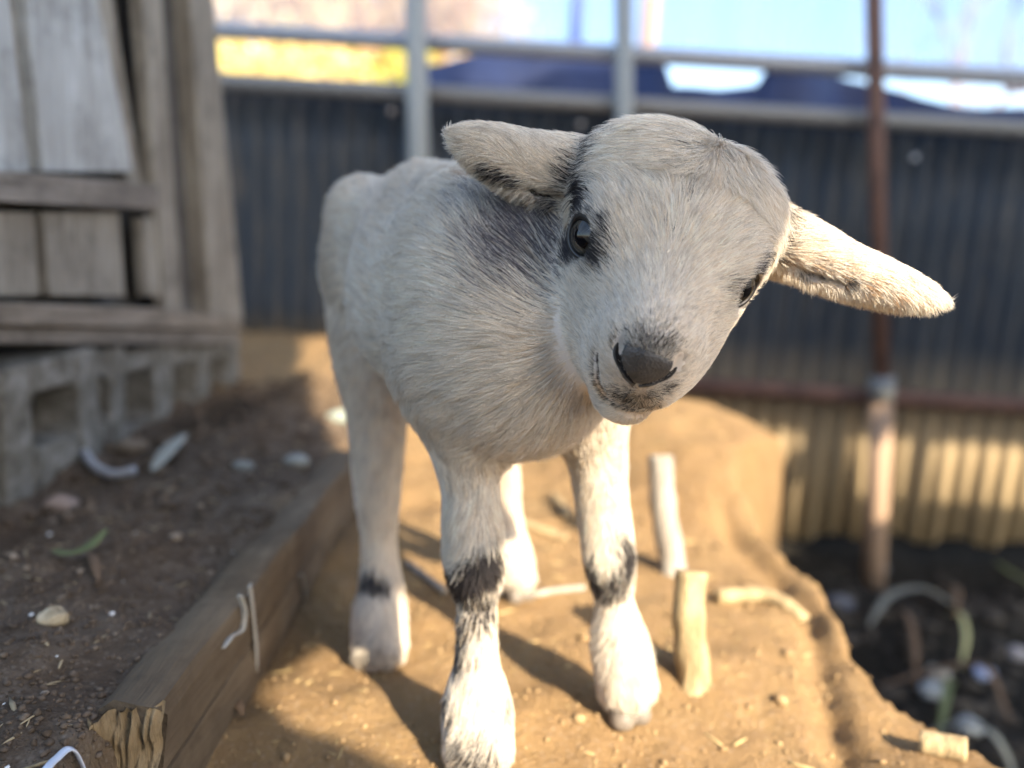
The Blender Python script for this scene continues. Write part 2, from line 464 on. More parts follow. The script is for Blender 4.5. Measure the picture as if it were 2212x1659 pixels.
# ------------------------------------------------------------------ coat: every hair a curve with its own root, lie, length and colour
print('t', time.time() - T0)
def cast(px, py):
    d = FWD + (px - 1106) / F2 * RT - (py - 829.5) / F2 * UP; d = unit(d)
    h = BVH.ray_cast(Vector(CAM), Vector(d))
    return None if h[0] is None else np.array(h[0])
def fbm3(p, f, seed=0):
    """cheap smooth vector noise from rotated sines"""
    r = np.random.default_rng(seed); out = np.zeros(p.shape)
    for o in range(4):
        for c in range(3):
            for k in range(3):
                v = r.normal(size=3); v *= f * (1.7**o) / np.linalg.norm(v)
                out[:, c] += np.sin(p @ v + r.uniform(0, 6.28)) * .5**o * .45
    return out
BVH = BVHTree.FromPolygons([tuple(v) for v in GV], GF.tolist())
# markings: (list of picture points on the coat, radius cm, strength)
MARKS = [
 ([(1248, 550), (1265, 558), (1285, 550), (1240, 532)], .75, .97),                 # under the near eye
 ([(1226, 500), (1228, 528)], .35, .8), ([(1250, 455), (1275, 462), (1297, 485)], .3, .55),
 ([(1312, 500), (1316, 490)], .26, .6), ([(1300, 520), (1310, 508)], .22, .3),
 ([(1258, 435), (1266, 408), (1278, 385)], .55, .85), ([(1240, 455), (1250, 440)], .45, .75),
 ([(1232, 400), (1240, 370)], .55, .45), ([(1285, 345), (1300, 315), (1318, 290)], .7, .62), ([(1325, 275)], .5, .35),
 ([(1480, 385), (1484, 410), (1486, 435)], .2, .26), ([(1497, 345), (1510, 320)], .4, .12), ([(1440, 495), (1452, 512)], .13, .32), ([(1463, 530)], .13, .28),
 ([(1645, 572), (1660, 556), (1672, 538)], .5, .55), ([(1688, 500), (1690, 450), (1680, 410)], .6, .42),
 ([(1592, 640), (1600, 655), (1608, 668)], .36, .85), ([(1640, 590), (1625, 590)], .3, .5), ([(1580, 620)], .4, .35),
 ([(1335, 745), (1345, 730)], .3, .25), ([(1400, 752), (1435, 752), (1365, 748)], .6, .35), ([(1400, 735)], .8, .15),
 ([(1380, 850), (1372, 870), (1400, 860), (1350, 860), (1340, 850)], .5, .42), ([(1430, 845), (1440, 835)], .4, .35),
 ([(1315, 893), (1328, 900), (1345, 903)], .42, .75), ([(1330, 880)], .4, .5),
 # neck and shoulder
 ([(1100, 470), (1140, 480), (1180, 490)], .9, .4), ([(1105, 540), (1150, 520), (1185, 510)], 1.2, .45), ([(1080, 580), (1050, 520)], 1.5, .2), ([(1120, 600), (1170, 580)], 1.3, .3),
 ([(1030, 440), (1070, 430)], 1.2, .15),
 ([(1060, 366), (1090, 381), (1120, 397), (1150, 412)], .34, .95), ([(1180, 425), (1205, 434)], .28, .7), ([(1780, 594), (1802, 600), (1826, 604)], .24, .92), ([(1735, 588), (1755, 590)], .22, .5),
 # legs
 ([(1040, 1205), (1060, 1200), (1050, 1225), (1020, 1245), (975, 1235), (985, 1258)], .75, .95), ([(1000, 1270), (1060, 1280), (1030, 1300), (985, 1300)], .8, .5),
 ([(980, 1330), (985, 1370), (995, 1405), (978, 1425), (1000, 1350)], .75, .72), ([(1040, 1330), (1055, 1310)], .6, .5),
 ([(968, 1500), (972, 1520)], .45, .5), ([(1090, 1500), (1092, 1525)], .4, .45), ([(1000, 1620), (1060, 1630), (1030, 1605)], .9, .4),
 ([(1350, 1160), (1355, 1190), (1350, 1220)], .65, .88), ([(1275, 1215), (1285, 1250)], .6, .8), ([(1320, 1240), (1340, 1260), (1300, 1265)], .7, .68), ([(1345, 1140)], .4, .4),
 ([(1335, 1368)], .17, .9),
 ([(790, 1245), (812, 1250), (775, 1262)], .7, .9), ([(830, 1262)], .5, .5), ([(800, 1390), (830, 1400)], 1.2, .16),
]
MP = []
for pts, rr, st in MARKS:
    for x, y in pts:
        c = cast(x, y)
        if c is not None and not (820 < y < 930 and (c - CAM) @ FWD > .365): MP.append((c, rr*CM, st))
TANS = [([(985, 335), (1010, 360), (1040, 388), (1095, 425), (1150, 445)], .42, .6), ([(1700, 560), (1760, 572), (1820, 590), (1880, 612), (1930, 640)], .38, .4), ([(1240, 500), (1225, 470)], .4, .4)]
TP = [(cast(x, y), rr*CM, st) for pts, rr, st in TANS for x, y in pts if cast(x, y) is not None]
def tan_at(P):
    clear = np.ones(len(P))
    for c, rr, st in TP: clear *= 1 - st*np.exp(-((P - c)**2).sum(1)**1.4/rr**2.8*.8)
    return 1 - clear
for k, (p, q) in enumerate(zip(MOUTH[:-1], MOUTH[1:])):
    for t in (0, .33, .66): MP.append((p + (q - p)*t, .0015 + .0008*min(1, k/3), .85))
print('mouth px', np.round(to_px(np.array(MOUTH))[:, :2]).astype(int).tolist(), 'eyes', [np.round(to_px(EYE[s][0])).tolist() for s in (-1, 1)])
def dark_at(P):
    clear = np.ones(len(P))
    for c, rr, st in MP:
        d2 = ((P - c)**2).sum(1) / rr**2
        clear *= 1 - st*np.exp(-d2**1.4*.8)
    return 1 - clear

GN = np.zeros_like(GV)
q0, q1, q2, q3 = (GV[GF[:, i]] for i in range(4))
fn = np.cross(q2 - q0, q3 - q1)
for i in range(4): np.add.at(GN, GF[:, i], fn)
GN /= np.linalg.norm(GN, axis=1)[:, None] + 1e-12
area = .5 * np.linalg.norm(fn, axis=1)

# which part of the animal each vertex belongs to
def vfield(pr): return field(pr, GV)
dH, dL, dR, dG, dB = vfield(head + nose_add), vfield(EARS['L'][0]), vfield(EARS['R'][0]), vfield(legs), vfield(body)
Dm = np.stack([dH, dL, dR, dG, dB], 1); Wt = np.exp(-(Dm - Dm.min(1)[:, None]) / .0035); Wt /= Wt.sum(1)[:, None]
Q = to_head(GV)
def tangent(v, n):
    v = v - n*(v*n).sum(1)[:, None]; return v / (np.linalg.norm(v, axis=1)[:, None] + 1e-9)
one = np.ones(len(GV))
# head: from the nose back up the face, from the crown's whorl down to meet it
PA = next(to_head(cast(1545, y_)) for y_ in range(285, 400, 5) if cast(1545, y_) is not None); PB = to_head(cast(1478, 445))
tp = np.clip(((Q - PA) @ (PB - PA)) / ((PB - PA) @ (PB - PA)), 0, 1)[:, None]
rad = Q - (PA + tp*(PB - PA)); rad /= np.linalg.norm(rad, axis=1)[:, None] + .35
rad[:, 1] += .55; rad[:, 0] += .22*np.sin(Q[:, 1]*1.6)*np.sign(Q[:, 0])
whorl = rad.copy()
face = np.stack([Q[:, 0]*.30, -one, .12*one], 1)
tblend = np.clip((Q[:, 1] - .15*np.abs(Q[:, 0]) + 2.3)/2.8 + .16*fbm3(GV, 70, 12)[:, 0], 0, 1)[:, None]
tblend = np.where(Q[:, 2:3] < -1.2, 1, tblend)
hl = face*tblend + whorl/(np.linalg.norm(whorl, axis=1)[:, None]+1e-6)*(1-tblend)
jaw = np.stack([Q[:, 0]*.15, -one, -.25*one], 1); jw = np.clip((-2.4 - Q[:, 2])/.8, 0, 1)[:, None]
hl = hl*(1-jw) + jaw*jw
VD = hl @ HEAD
def ear_dir(key):
    _, a, w, o, pts = EARS[key]
    up = -w if (-w) @ UP > 0 else w
    rel = (GV - pts[len(pts)//2]) @ up / .012
    front_ = np.clip((GN @ o)*2, 0, 1)
    dn = np.clip(.55 - rel, 0, 1)*front_
    return a[None]*(1.0 - .65*dn[:, None]) - up[None]*(dn*1.0)[:, None]
BACK = unit(at(850, 530, .55) - at(1100, 700, .43))
hz = GV[:, 2]
bd = BACK[None]*np.clip(.25 + (hz - .10)/.12, .12, 1.1)[:, None] - np.array([0, 0, 1.0])[None]*np.clip(.9 - (hz - .14)/.16, .25, 1)[:, None]
ld = np.array([0, 0, -1.0])[None] + BACK[None]*.12
VDIR = (VD*Wt[:, 0:1] + ear_dir('L')*Wt[:, 1:2] + ear_dir('R')*Wt[:, 2:3] + ld*Wt[:, 3:4] + bd*Wt[:, 4:5])
VDIR = VDIR + fbm3(GV, 55, 3)*.30 + fbm3(GV, 210, 4)*.16
VDIR = tangent(VDIR, GN)
# lengths (m)
lenH = np.interp(Q[:, 1], [-4, -2.5, -.5, 2, 4.5, 5.6], [.0145, .0130, .0100, .0065, .0048, .0034])
lenH = np.where(Q[:, 2] < -2.5, np.maximum(lenH, .0065 - .0007*np.clip(Q[:, 1], 0, 5)), lenH)
lenL = np.full(len(GV), .0062)
VLEN = lenH*Wt[:, 0] + lenL*(Wt[:, 1] + Wt[:, 2]) + .0105*Wt[:, 3] + .0175*Wt[:, 4]
VLIFT = .42*Wt[:, 0] + .55*(Wt[:, 1]+Wt[:, 2]) + .36*Wt[:, 3] + .36*Wt[:, 4]
VLIFT += .15*np.exp(-((Q - PA)**2).sum(1)/3.0**2)
# density per m2
facing = ((CAM - GV) * GN).sum(1)
far = np.clip((GV - CAM) @ FWD - .42, 0, .2)/.2
VDEN = (3.3e6*(Wt[:, 0] + Wt[:, 1] + Wt[:, 2]) + 1.9e6*Wt[:, 3] + 2.1e6*Wt[:, 4]) * (1 - .5*far)
VDEN *= np.where(facing < -.02, .4, 1.0)
eyeD = np.min([np.linalg.norm(GV - EYE[s][0], axis=1) for s in (-1, 1)], 0)
VLEN *= np.clip((eyeD - .0105)/.010, .28, 1)
VDEN[eyeD < .0128] = 0
slitD = np.min([q.d(GV) for q in ear_cut], 0)
VDEN[slitD < -.0002] *= .0
nz = Ell(hd(-.05, 5.5, -1.22), (1.24, 1.5, .64), I3).d(GV); VDEN[nz < 0] = 0
VDEN[Ell(hd(-.05, 5.7, -1.8), (.55, 1.1, .4), I3).d(GV) < 0] = 0
nost = np.min([q.d(GV) for q in nose_cut], 0); VDEN[nost < .0008] = 0
mo = np.min([q.d(GV) for q in mouth], 0); VDEN[mo < -.0009] = 0; VDEN *= 1 + 1.1*np.clip((Q[:, 1] - 1.5)/2.5, 0, 1)*Wt[:, 0]
VDEN[GV[:, 2] < .004] = 0
dk = dark_at(GV)
fd = VDEN[GF].mean(1) * area * FUR
N = int(fd.sum()); print('hairs', N)
tri = rng.choice(len(GF), N, p=fd/fd.sum())
u, v = rng.random((2, N)); 
w4 = np.stack([(1-u)*(1-v), u*(1-v), u*v, (1-u)*v], 1)
def I(a):
    x = a[GF[tri]]
    return np.einsum('nk,nk...->n...', w4, x)
Rt, Nn, Dd, Ln, Lf, Dk = I(GV), I(GN), I(VDIR), I(VLEN), I(VLIFT), dark_at(I(GV) )
Nn /= np.linalg.norm(Nn, axis=1)[:, None]
Dd = Dd + rng.normal(size=Dd.shape)*.13; Dd = tangent(Dd, Nn)
Ln = Ln * rng.uniform(.65, 1.15, N) ; Lf = Lf * rng.uniform(.7, 1.25, N)
K = 5; tt = np.linspace(0, 1, K)
P = Rt[:, None] - Nn[:, None]*.0004 + Ln[:, None, None]*(Dd[:, None]*(tt + .12*tt**2)[None, :, None] + Nn[:, None]*((Lf[:, None]*(tt - .55*tt**2))[..., None]))
# clumps
nc = N // 14; cid = rng.choice(N, nc, replace=False)
kd = KDTree(nc)
for i, j in enumerate(cid): kd.insert(Rt[j], i)
kd.balance()
own = np.fromiter((kd.find(p)[1] for p in Rt.tolist()), int, N); own = cid[own]
cl = (.50*I(Wt[:, 4]) + .36*I(Wt[:, 0]) + .25*I(Wt[:, 1] + Wt[:, 2]) + .45*I(Wt[:, 3])) * rng.uniform(.4, 1.2, N)
off = P[own, -1] - P[:, -1]
P += off[:, None]*(cl[:, None]*tt[None]**1.6)[..., None]
# a few fine stray hairs
P[:, -1] += rng.normal(size=(N, 3))*.0003
# colour
w_ = rng.random(N)
tone = fbm3(Rt, 60, 9)[:, 0]
Cc = np.array([.945, .87, .755])[None]*(1 - .12*np.abs(rng.normal(size=N)))[:, None]
Cc *= (1 + .05*tone)[:, None]; Cc *= (1 - .24*np.abs(np.sin(own*12.9898)*43758.5453 % 1)**2.5)[:, None]
warm = rng.random(N) < .20; Cc[warm] *= (.93, .85, .75)
isd = w_ < Dk*1.08
Cc[isd] = np.array([.028, .025, .026])*rng.uniform(.6, 2.6, isd.sum())[:, None]*(1 + 3.0*I(Wt[:, 4])[isd][:, None]*np.array([1, 1, 1.03]))
gr = (~isd) & (rng.random(N) < .05 + .3*Dk); Cc[gr] *= .62
is_t = (rng.random(N) < tan_at(Rt)) & ~isd; Cc[is_t] = np.array([.52, .34, .20])*rng.uniform(.7, 1.2, is_t.sum())[:, None]
Cc = np.clip(Cc, .01, .9)
cu = bpy.data.hair_curves.new('coat'); cu.add_curves([K]*N)
cu.attributes['position'].data.foreach_set('vector', P.astype(np.float32).ravel())
r0 = np.interp(Ln, [.002, .006, .015], [.000065, .00009, .000122])
r0 = np.where((Rt - CAM) @ FWD > .42, r0*1.3, r0)
RR = r0[:, None]*np.array([1, .95, .8, .55, .15])[None]
ra = cu.attributes.get('radius') or cu.attributes.new('radius', 'FLOAT', 'POINT')
ra.data.foreach_set('value', RR.astype(np.float32).ravel())
ca = cu.attributes.new('tint', 'FLOAT_COLOR', 'CURVE')
ca.data.foreach_set('color', np.concatenate([Cc, np.ones((N, 1))], 1).astype(np.float32).ravel())
def hair_mat():
    m = bpy.data.materials.new('goat_hair'); m.use_nodes = True; t = m.node_tree; t.nodes.clear()
    o = t.nodes.new('ShaderNodeOutputMaterial'); a = t.nodes.new('ShaderNodeAttribute'); a.attribute_name = 'tint'
    p = t.nodes.new('ShaderNodeBsdfPrincipled'); p.inputs['Roughness'].default_value = .45; p.inputs['Specular IOR Level'].default_value = .35
    tr = t.nodes.new('ShaderNodeBsdfTranslucent'); mx = t.nodes.new('ShaderNodeMixShader'); mx.inputs[0].default_value = .32
    t.links.new(a.outputs['Color'], p.inputs['Base Color']); t.links.new(a.outputs['Color'], tr.inputs['Color'])
    t.links.new(p.outputs[0], mx.inputs[1]); t.links.new(tr.outputs[0], mx.inputs[2]); t.links.new(mx.outputs[0], o.inputs[0])
    return m
HAIR = hair_mat(); cu.materials.append(HAIR)

goat = empty('goat', (float(on_z(1100, 1450)[0]), .50, 0))
tag(goat, 'white newborn goat kid with grey patches tilting its head on the dirt ledge', 'goat')
def skin_mat():
    b = NB('goat_skin'); a = b.n('ShaderNodeAttribute'); a.attribute_name = 'tint'
    return b.set(a.outputs['Color'], .8)
gb = mesh_np('goat_body', GV, GF, skin_mat(), goat)
sc_ = np.array([.68, .60, .52])[None]*(1-dk[:, None]) + (np.array([.03, .027, .026])[None] + np.array([.16, .155, .155])[None]*Wt[:, 4:5])*dk[:, None]
ins = np.clip(-slitD/.0015, 0, 1)[:, None]; sc_ = sc_*(1-ins) + np.array([.10, .045, .035])*ins
eyem = np.clip((.0145 - eyeD)/.002, 0, 1)[:, None]; sc_ = sc_*(1-eyem) + np.array([.03, .025, .022])*eyem
nm = (mo < .0006)[:, None]; sc_ = np.where(nm, np.array([.02, .012, .012]), sc_)
ga = gb.data.color_attributes.new('tint', 'FLOAT_COLOR', 'POINT')
ga.data.foreach_set('color', np.concatenate([sc_, np.ones((len(GV), 1))], 1).astype(np.float32).ravel())
coat = bpy.data.objects.new('coat', cu); COL.objects.link(coat); coat.parent = goat; coat.matrix_parent_inverse = Matrix.Translation(-goat.location)
for s in (-1, 1): make_eye(s, goat)
nose_mesh(goat)
# cloven hooves
HOOF = NB('hoof_horn'); HOOF.set(HOOF.ramp(HOOF.noise(60, 3, stretch=(1, 1, .2)), [(.3, (.09, .075, .06)), (.7, (.20, .165, .13))]), .55)
yaw = math.atan2(-BACK[1], -BACK[0])
for k_, (c_, rr) in {'fl': (LEGS['fl'][-1][0], 1.5), 'fr': (LEGS['fr'][-1][0], 1.3), 'hl': (LEGS['hl'][-1][0], 1.5), 'hr': (LEGS['hr'][-1][0], 1.15)}.items():
    f = np.array([math.cos(yaw), math.sin(yaw), 0]); sd = np.array([-f[1], f[0], 0]); c0 = np.array([c_[0], c_[1], 0.0]) + f*.004
    pr = []
    for s in (-1, 1):
        pr += [Cone(c0 + sd*s*.0072*rr/1.4 + f*.003 + np.array([0, 0, .004]), c0 + sd*s*.006*rr/1.4 - f*.002 + np.array([0, 0, .016]), .62*rr, .52*rr, .002)]
    V, F = surface(pr, c0 - .03, c0 + .032, .0012, clip=lambda Pq, G: np.maximum(field(pr, Pq), -(Pq[..., 2] - .0005)).astype(np.float32))
    mesh_np('hoof', V, F, HOOF.m, goat)
print('goat done', time.time() - T0)
# ================================================================== the place
def on_x(px, py, x):
    d = FWD + (px - 1106) / F2 * RT - (py - 829.5) / F2 * UP; return CAM + d * (x / d[0])
def on_y(px, py, y):
    d = FWD + (px - 1106) / F2 * RT - (py - 829.5) / F2 * UP; return CAM + d * (y / d[1])
def ss(a, b, x): t = np.clip((x - a) / (b - a), 0, 1); return t*t*(3 - 2*t)
def n2(x, y, f, seed=0):
    p = np.stack([x, y, np.zeros_like(x)], -1); return fbm3(p.reshape(-1, 3), f, seed)[:, 0].reshape(x.shape)
EDGE_Y = [.2, .36, .44, .51, .61, .70, .78, .88, .98, 1.1, 1.3, 2.2]
EDGE_X = [.40, .34, .295, .272, .286, .290, .262, .272, .335, .375, .34, .28]
def height(x, y):
    h = .005*n2(x, y, 14, 1) + .0034*n2(x, y, 50, 2) + .0012*n2(x, y, 150, 5)
    # raised bed on the left, held by the beam; a bank carries on beyond it
    front_x = np.where(y < .80, -.176, -.172 - .10*ss(.80, 1.5, y))
    wdt = np.where(y < .80, .012, .05)
    left = ss(front_x + wdt, front_x - wdt*.4, x)
    lh = .063 + .004*n2(x, y, 22, 7) + .003*n2(x, y, 90, 8) - .022*ss(-.30, -.40, x)
    h = h + left*lh
    # far left ground creeps up to the fence
    h = h + .03*ss(.95, 1.35, y)*(1-left)*ss(.3, -.1, x)
    # earth mound behind the goat on the right
    m = np.exp(-(((x - .245)/.15)**2 + ((y - 1.04)/.20)**2)**1.5)
    h = h + .085*m
    # furrow added to carry a dark shadow band along the ledge
    fx = np.interp(y, [.36, .44, .55, .64, .72, .80], [.222, .212, .238, .262, .258, .235])
    h = h - .014*np.exp(-((x - fx)/.012)**2)*ss(.34, .42, y)*ss(.86, .78, y)
    # the ledge drops into the pit
    ex = np.interp(y, EDGE_Y, EDGE_X) + .012*n2(x*.2, y, 25, 11)
    drop = ss(ex - .004, ex + .030, x)*ss(60, 40, np.abs(x))
    far = ss(1.95, 2.6, y)
    h = h - drop*(.44 + .02*n2(x, y, 18, 12))*(1 - far)
    return h
def axis(lo, hi, step, ext, n):
    a = np.arange(lo, hi, step); g = np.geomspace(step*2, ext, n)
    return np.concatenate([(lo - g)[::-1], a, hi + g])
xs = axis(-.72, .95, .0055, 90, 34); ys = axis(.24, 1.5, .0055, 90, 34)
X, Y = np.meshgrid(xs, ys, indexing='ij')
Z = height(X, Y)
ix = np.arange(X.size).reshape(X.shape)
F = np.stack([ix[:-1, :-1], ix[1:, :-1], ix[1:, 1:], ix[:-1, 1:]], -1).reshape(-1, 4)
b = NB('dirt')
sa = b.n('ShaderNodeAttribute'); sa.attribute_name = 'soil'
n1 = b.noise(9, 6, .65); n2_ = b.noise(60, 6, .7); n3 = b.noise(420, 5, .7)
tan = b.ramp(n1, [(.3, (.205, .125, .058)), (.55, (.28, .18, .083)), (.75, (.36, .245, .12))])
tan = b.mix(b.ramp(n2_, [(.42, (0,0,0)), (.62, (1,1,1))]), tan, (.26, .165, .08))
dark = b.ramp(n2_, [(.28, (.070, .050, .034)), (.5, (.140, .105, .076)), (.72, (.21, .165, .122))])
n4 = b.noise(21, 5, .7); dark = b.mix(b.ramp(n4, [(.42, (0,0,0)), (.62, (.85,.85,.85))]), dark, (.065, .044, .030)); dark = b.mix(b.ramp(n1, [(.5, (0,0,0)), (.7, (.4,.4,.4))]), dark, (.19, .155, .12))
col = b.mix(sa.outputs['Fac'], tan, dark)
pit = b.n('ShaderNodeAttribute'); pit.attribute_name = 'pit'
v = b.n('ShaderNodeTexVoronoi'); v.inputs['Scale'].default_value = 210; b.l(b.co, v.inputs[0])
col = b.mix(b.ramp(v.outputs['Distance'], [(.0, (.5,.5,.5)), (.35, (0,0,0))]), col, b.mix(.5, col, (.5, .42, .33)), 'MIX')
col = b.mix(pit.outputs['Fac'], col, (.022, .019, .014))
bb = b.bump(n3, .8, .003); bb = b.bump(n2_, .8, .009, bb)
b.set(col, .95, bb, spec=.15)
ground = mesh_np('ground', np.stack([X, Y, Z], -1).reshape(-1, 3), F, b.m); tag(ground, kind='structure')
def attr(o, name, val):
    a = o.data.attributes.new(name, 'FLOAT', 'POINT'); a.data.foreach_set('value', val.astype(np.float32).ravel())
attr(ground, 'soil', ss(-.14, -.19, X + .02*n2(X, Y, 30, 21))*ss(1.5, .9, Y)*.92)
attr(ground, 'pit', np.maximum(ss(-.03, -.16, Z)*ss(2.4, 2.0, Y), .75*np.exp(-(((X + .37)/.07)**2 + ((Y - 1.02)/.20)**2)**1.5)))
HT = lambda x, y: float(height(np.array([[x]]), np.array([[y]]))[0, 0])

# ---- unseen light blockers added right and behind, outlined to shade goat and fence
cE, sE = math.cos(SUN_EL), math.sin(SUN_EL)
dx, dy = -SUN_AZ[0], -SUN_AZ[1]
Uv = np.array([-dy*-1, -dx, 0.0]); Uv = np.array([.8, .6, 0.0])
def add_blocker(name, poly, s0, label, mat):
    """added upright light blocker whose outline is given in the sun's own view (u right, v up), standing s0 metres along the sun's heading"""
    bm = bmesh.new(); base = np.array([dx, dy, 0])*s0
    P = [base + u_*Uv + np.array([0, 0, (v_ - s0*sE)/cE]) for u_, v_ in poly]
    quad_prism(bm, P, -np.array([dx, dy, 0])*.012)
    return tag(bm_obj(name, bm, mat), label, 'added light blocker')  # added light blockers, unseen
pb = NB('blocker_sheet'); BLOCKER = pb.set(pb.ramp(pb.noise(7, 4, stretch=(1, 1, 8)), [(.3, (.66, .67, .68)), (.7, (.78, .79, .80))]), .85)
_tr = pb.n('ShaderNodeBsdfTranslucent'); _tr.inputs[0].default_value = (.80, .82, .85, 1); _mx = pb.n('ShaderNodeMixShader'); _mx.inputs[0].default_value = .10  # blockers pass a little sun as added front fill
pb.l(pb.b.outputs[0], _mx.inputs[1]); pb.l(_tr.outputs[0], _mx.inputs[2]); pb.l(_mx.outputs[0], pb.out.inputs[0])
SHADE_A = [(-1.6, -.50), (.212, -.50), (.208, .19), (.200, .205), (.192, .212), (.180, .228), (.166, .238), (.160, .262), (.170, .275), (.20, .282), (.25, .298), (.27, .31), (.297, .335), (.308, .37), (.325, .385),
           (.345, .42), (.365, .53), (.50, .75), (.70, 1.04), (.75, 1.07), (.80, 1.0), (.66, .80), (.62, .70), (.72, .665), (1.45, .655), (1.66, .575), (1.9, .465), (2.1, .38), (2.6, .16), (3.2, .1), (3.2, 1.9), (-1.6, 1.9)]
add_blocker('light_blocker', SHADE_A, -.9, 'large added light blocker, unseen behind the viewer, shading the goat and fence', BLOCKER)
SHADE_C = [(.74, -.38), (.74, .0), (1.0, .11), (1.5, .26), (1.80, .28), (1.84, .365), (2.1, .25), (2.6, .03), (3.0, -.1), (3.0, -.38)]
add_blocker('light_blocker', SHADE_C, -.7, 'low added light blocker, unseen right of the pit, shading the pit and fence foot', BLOCKER)

def uv_of(p): return float(p @ Uv), float((p[0]*dx + p[1]*dy)*sE + p[2]*cE)
for k, (pa, pb_, r_, lab) in enumerate((((1600, 1160), (1812, 930), .030, 'added slanting rod out of view, casting a diagonal shadow on the fence'), ((1842, 880), (1852, 1200), .034, 'added upright rod out of view, casting an upright shadow on the fence'), ((2040, 900), (2012, 1080), .024, 'added thin rod out of view, casting a shadow at the far right of the fence'))):
    a_, b_ = (np.array([dx, dy, 0])*(-.86) + q[0]*Uv + np.array([0, 0, (q[1] + .86*sE)/cE]) for q in (uv_of(on_y(*pa, 1.9)), uv_of(on_y(*pb_, 1.9))))
    e_ = (b_ - a_); tag(tube_obj('caster', [a_ - e_*.8, (a_+b_)/2, b_ + e_*1.2], r_, BLOCKER, None, 8), lab, 'caster')  # unseen rods added only to stripe the fence with shadow

# ---- wood
def wood(name, c0, c1, c2, axis_='z', scale=1.0, rough=.85):
    b = NB(name); st = {'x': (.12, 1, 1), 'y': (1, .12, 1), 'z': (1, 1, .12)}[axis_]
    g = b.noise(38*scale, 6, .65, stretch=st, dist=1.2); f = b.noise(150*scale, 3, .6, stretch=st); w = b.noise(7, 3)
    c = b.ramp(g, [(.28, c0), (.5, c1), (.72, c2)]); c = b.mix(b.ramp(w, [(.4, (0,0,0)), (.65, (.55,.55,.55))]), c, c0)
    m2 = b.noise(22*scale, 5, .7); c = b.mix(b.ramp(m2, [(.5, (0,0,0)), (.7, (.6,.6,.6))]), c, tuple(q*.55 for q in c0))
    return b.set(c, rough, b.bump(f, .9, .0022, b.bump(g, .7, .004)), spec=.2)
W_PALE = wood('wood_pale', (.26, .26, .245), (.42, .43, .42), (.54, .57, .575))
W_GREY = wood('wood_grey', (.15, .13, .105), (.27, .245, .20), (.38, .36, .31))
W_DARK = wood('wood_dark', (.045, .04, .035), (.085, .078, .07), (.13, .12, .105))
W_RAIL = wood('wood_rail', (.12, .105, .09), (.22, .195, .165), (.30, .27, .235), 'y')
W_BASE = wood('wood_base', (.15, .125, .095), (.26, .22, .175), (.36, .32, .26), 'y')
# timber edging the raised bed
W_BEAM = wood('wood_beam', (.075, .054, .034), (.155, .115, .074), (.24, .185, .12), 'y', .9)
beam = empty('timber_edging', (-.175, .55, 0)); tag(beam, 'old soil-stained timber edging the raised bed, split end nearest the viewer', 'timber')
ns = 90; bx = []
for i in range(ns + 1):
    y = .345 + (.815 - .345)*i/ns
    row = []
    prof = [(-.1555, -.03), (-.1545, .008), (-.1555, .0275), (-.1605, .029), (-.1555, .0305), (-.155, .058), (-.1575, .0645), (-.163, .066), (-.180, .0655), (-.186, .062), (-.186, -.03)]
    for j, (x_, z_) in enumerate(prof):
        q = .0016*mnoise.noise(Vector((x_*30, y*9, z_*60))) + .0007*mnoise.noise(Vector((x_*90+3, y*60, z_*150)))
        e = .010*mnoise.noise(Vector((j*3.1, 5, 1))) if i == 0 else 0
        dz = -.010*ss(.030, .0, abs(y-.355)) if False else 0
        row.append((x_ + q, y + e, z_ + q*.8 + (.0025*mnoise.noise(Vector((y*14, 2, 7))) if z_ > .05 else 0)))
    bx += row
npf = len(prof)
FB = [[i*npf+j, i*npf+(j+1) % npf, (i+1)*npf+(j+1) % npf, (i+1)*npf+j] for i in range(ns) for j in range(npf)]
FB += [list(range(npf)), [ns*npf+j for j in range(npf)][::-1]]
o = mesh_np('timber', bx, FB, W_BEAM, beam)
mdf = o.modifiers.new('edge', 'EDGE_SPLIT'); mdf.split_angle = math.radians(35)
W_END = wood('wood_split', (.17, .115, .06), (.34, .245, .13), (.46, .35, .2), 'z', 2.2)
nu_, nv_ = 40, 44; V = []                                          # torn pale end grain: ragged fibres
for i in range(nu_ + 1):
    for j in range(nv_ + 1):
        x_ = -.1858 + .0300*i/nu_; z_ = -.02 + .0852*j/nv_
        f1 = mnoise.noise(Vector((x_*420, z_*38, 1.5))); f2 = mnoise.noise(Vector((x_*140, z_*60, 7))); f3 = mnoise.noise(Vector((x_*900, z_*120, 3)))
        V.append((x_ + .0008*f3, .3385 - .010*max(0, .35 + f2) - .004*f1 - .0012*f3 + .014*(z_/.065)**2*(x_ + .186)/.03, z_ - .006*abs(f2)*(j == nv_)))
mesh_np('end_grain', V, np.array([[i*(nv_+1)+j, (i+1)*(nv_+1)+j, (i+1)*(nv_+1)+j+1, i*(nv_+1)+j+1] for i in range(nu_) for j in range(nv_)]), W_END, beam, smooth=False)

STREAK = NB('lime_streak').set((.36, .34, .29), .9)
def face_pt(px, py): return on_x(px, py, -.1535)
for pts, r_ in (([(540, 1265), (546, 1320), (552, 1380), (556, 1450)], .0026), ([(518, 1285), (528, 1320), (522, 1360), (500, 1375), (482, 1400)], .0021), ([(650, 1240), (660, 1300)], .0022)):
    sp_ = spline([face_pt(*p) for p in pts], 8); tube_obj('lime_streak', sp_, [r_*(.55 + .5*abs(math.sin(i*1.7 + r_*3e3)) )*(.4 + .6*min(1, (len(sp_)-i)/5)) for i in range(len(sp_))], STREAK, beam, 8, .4)

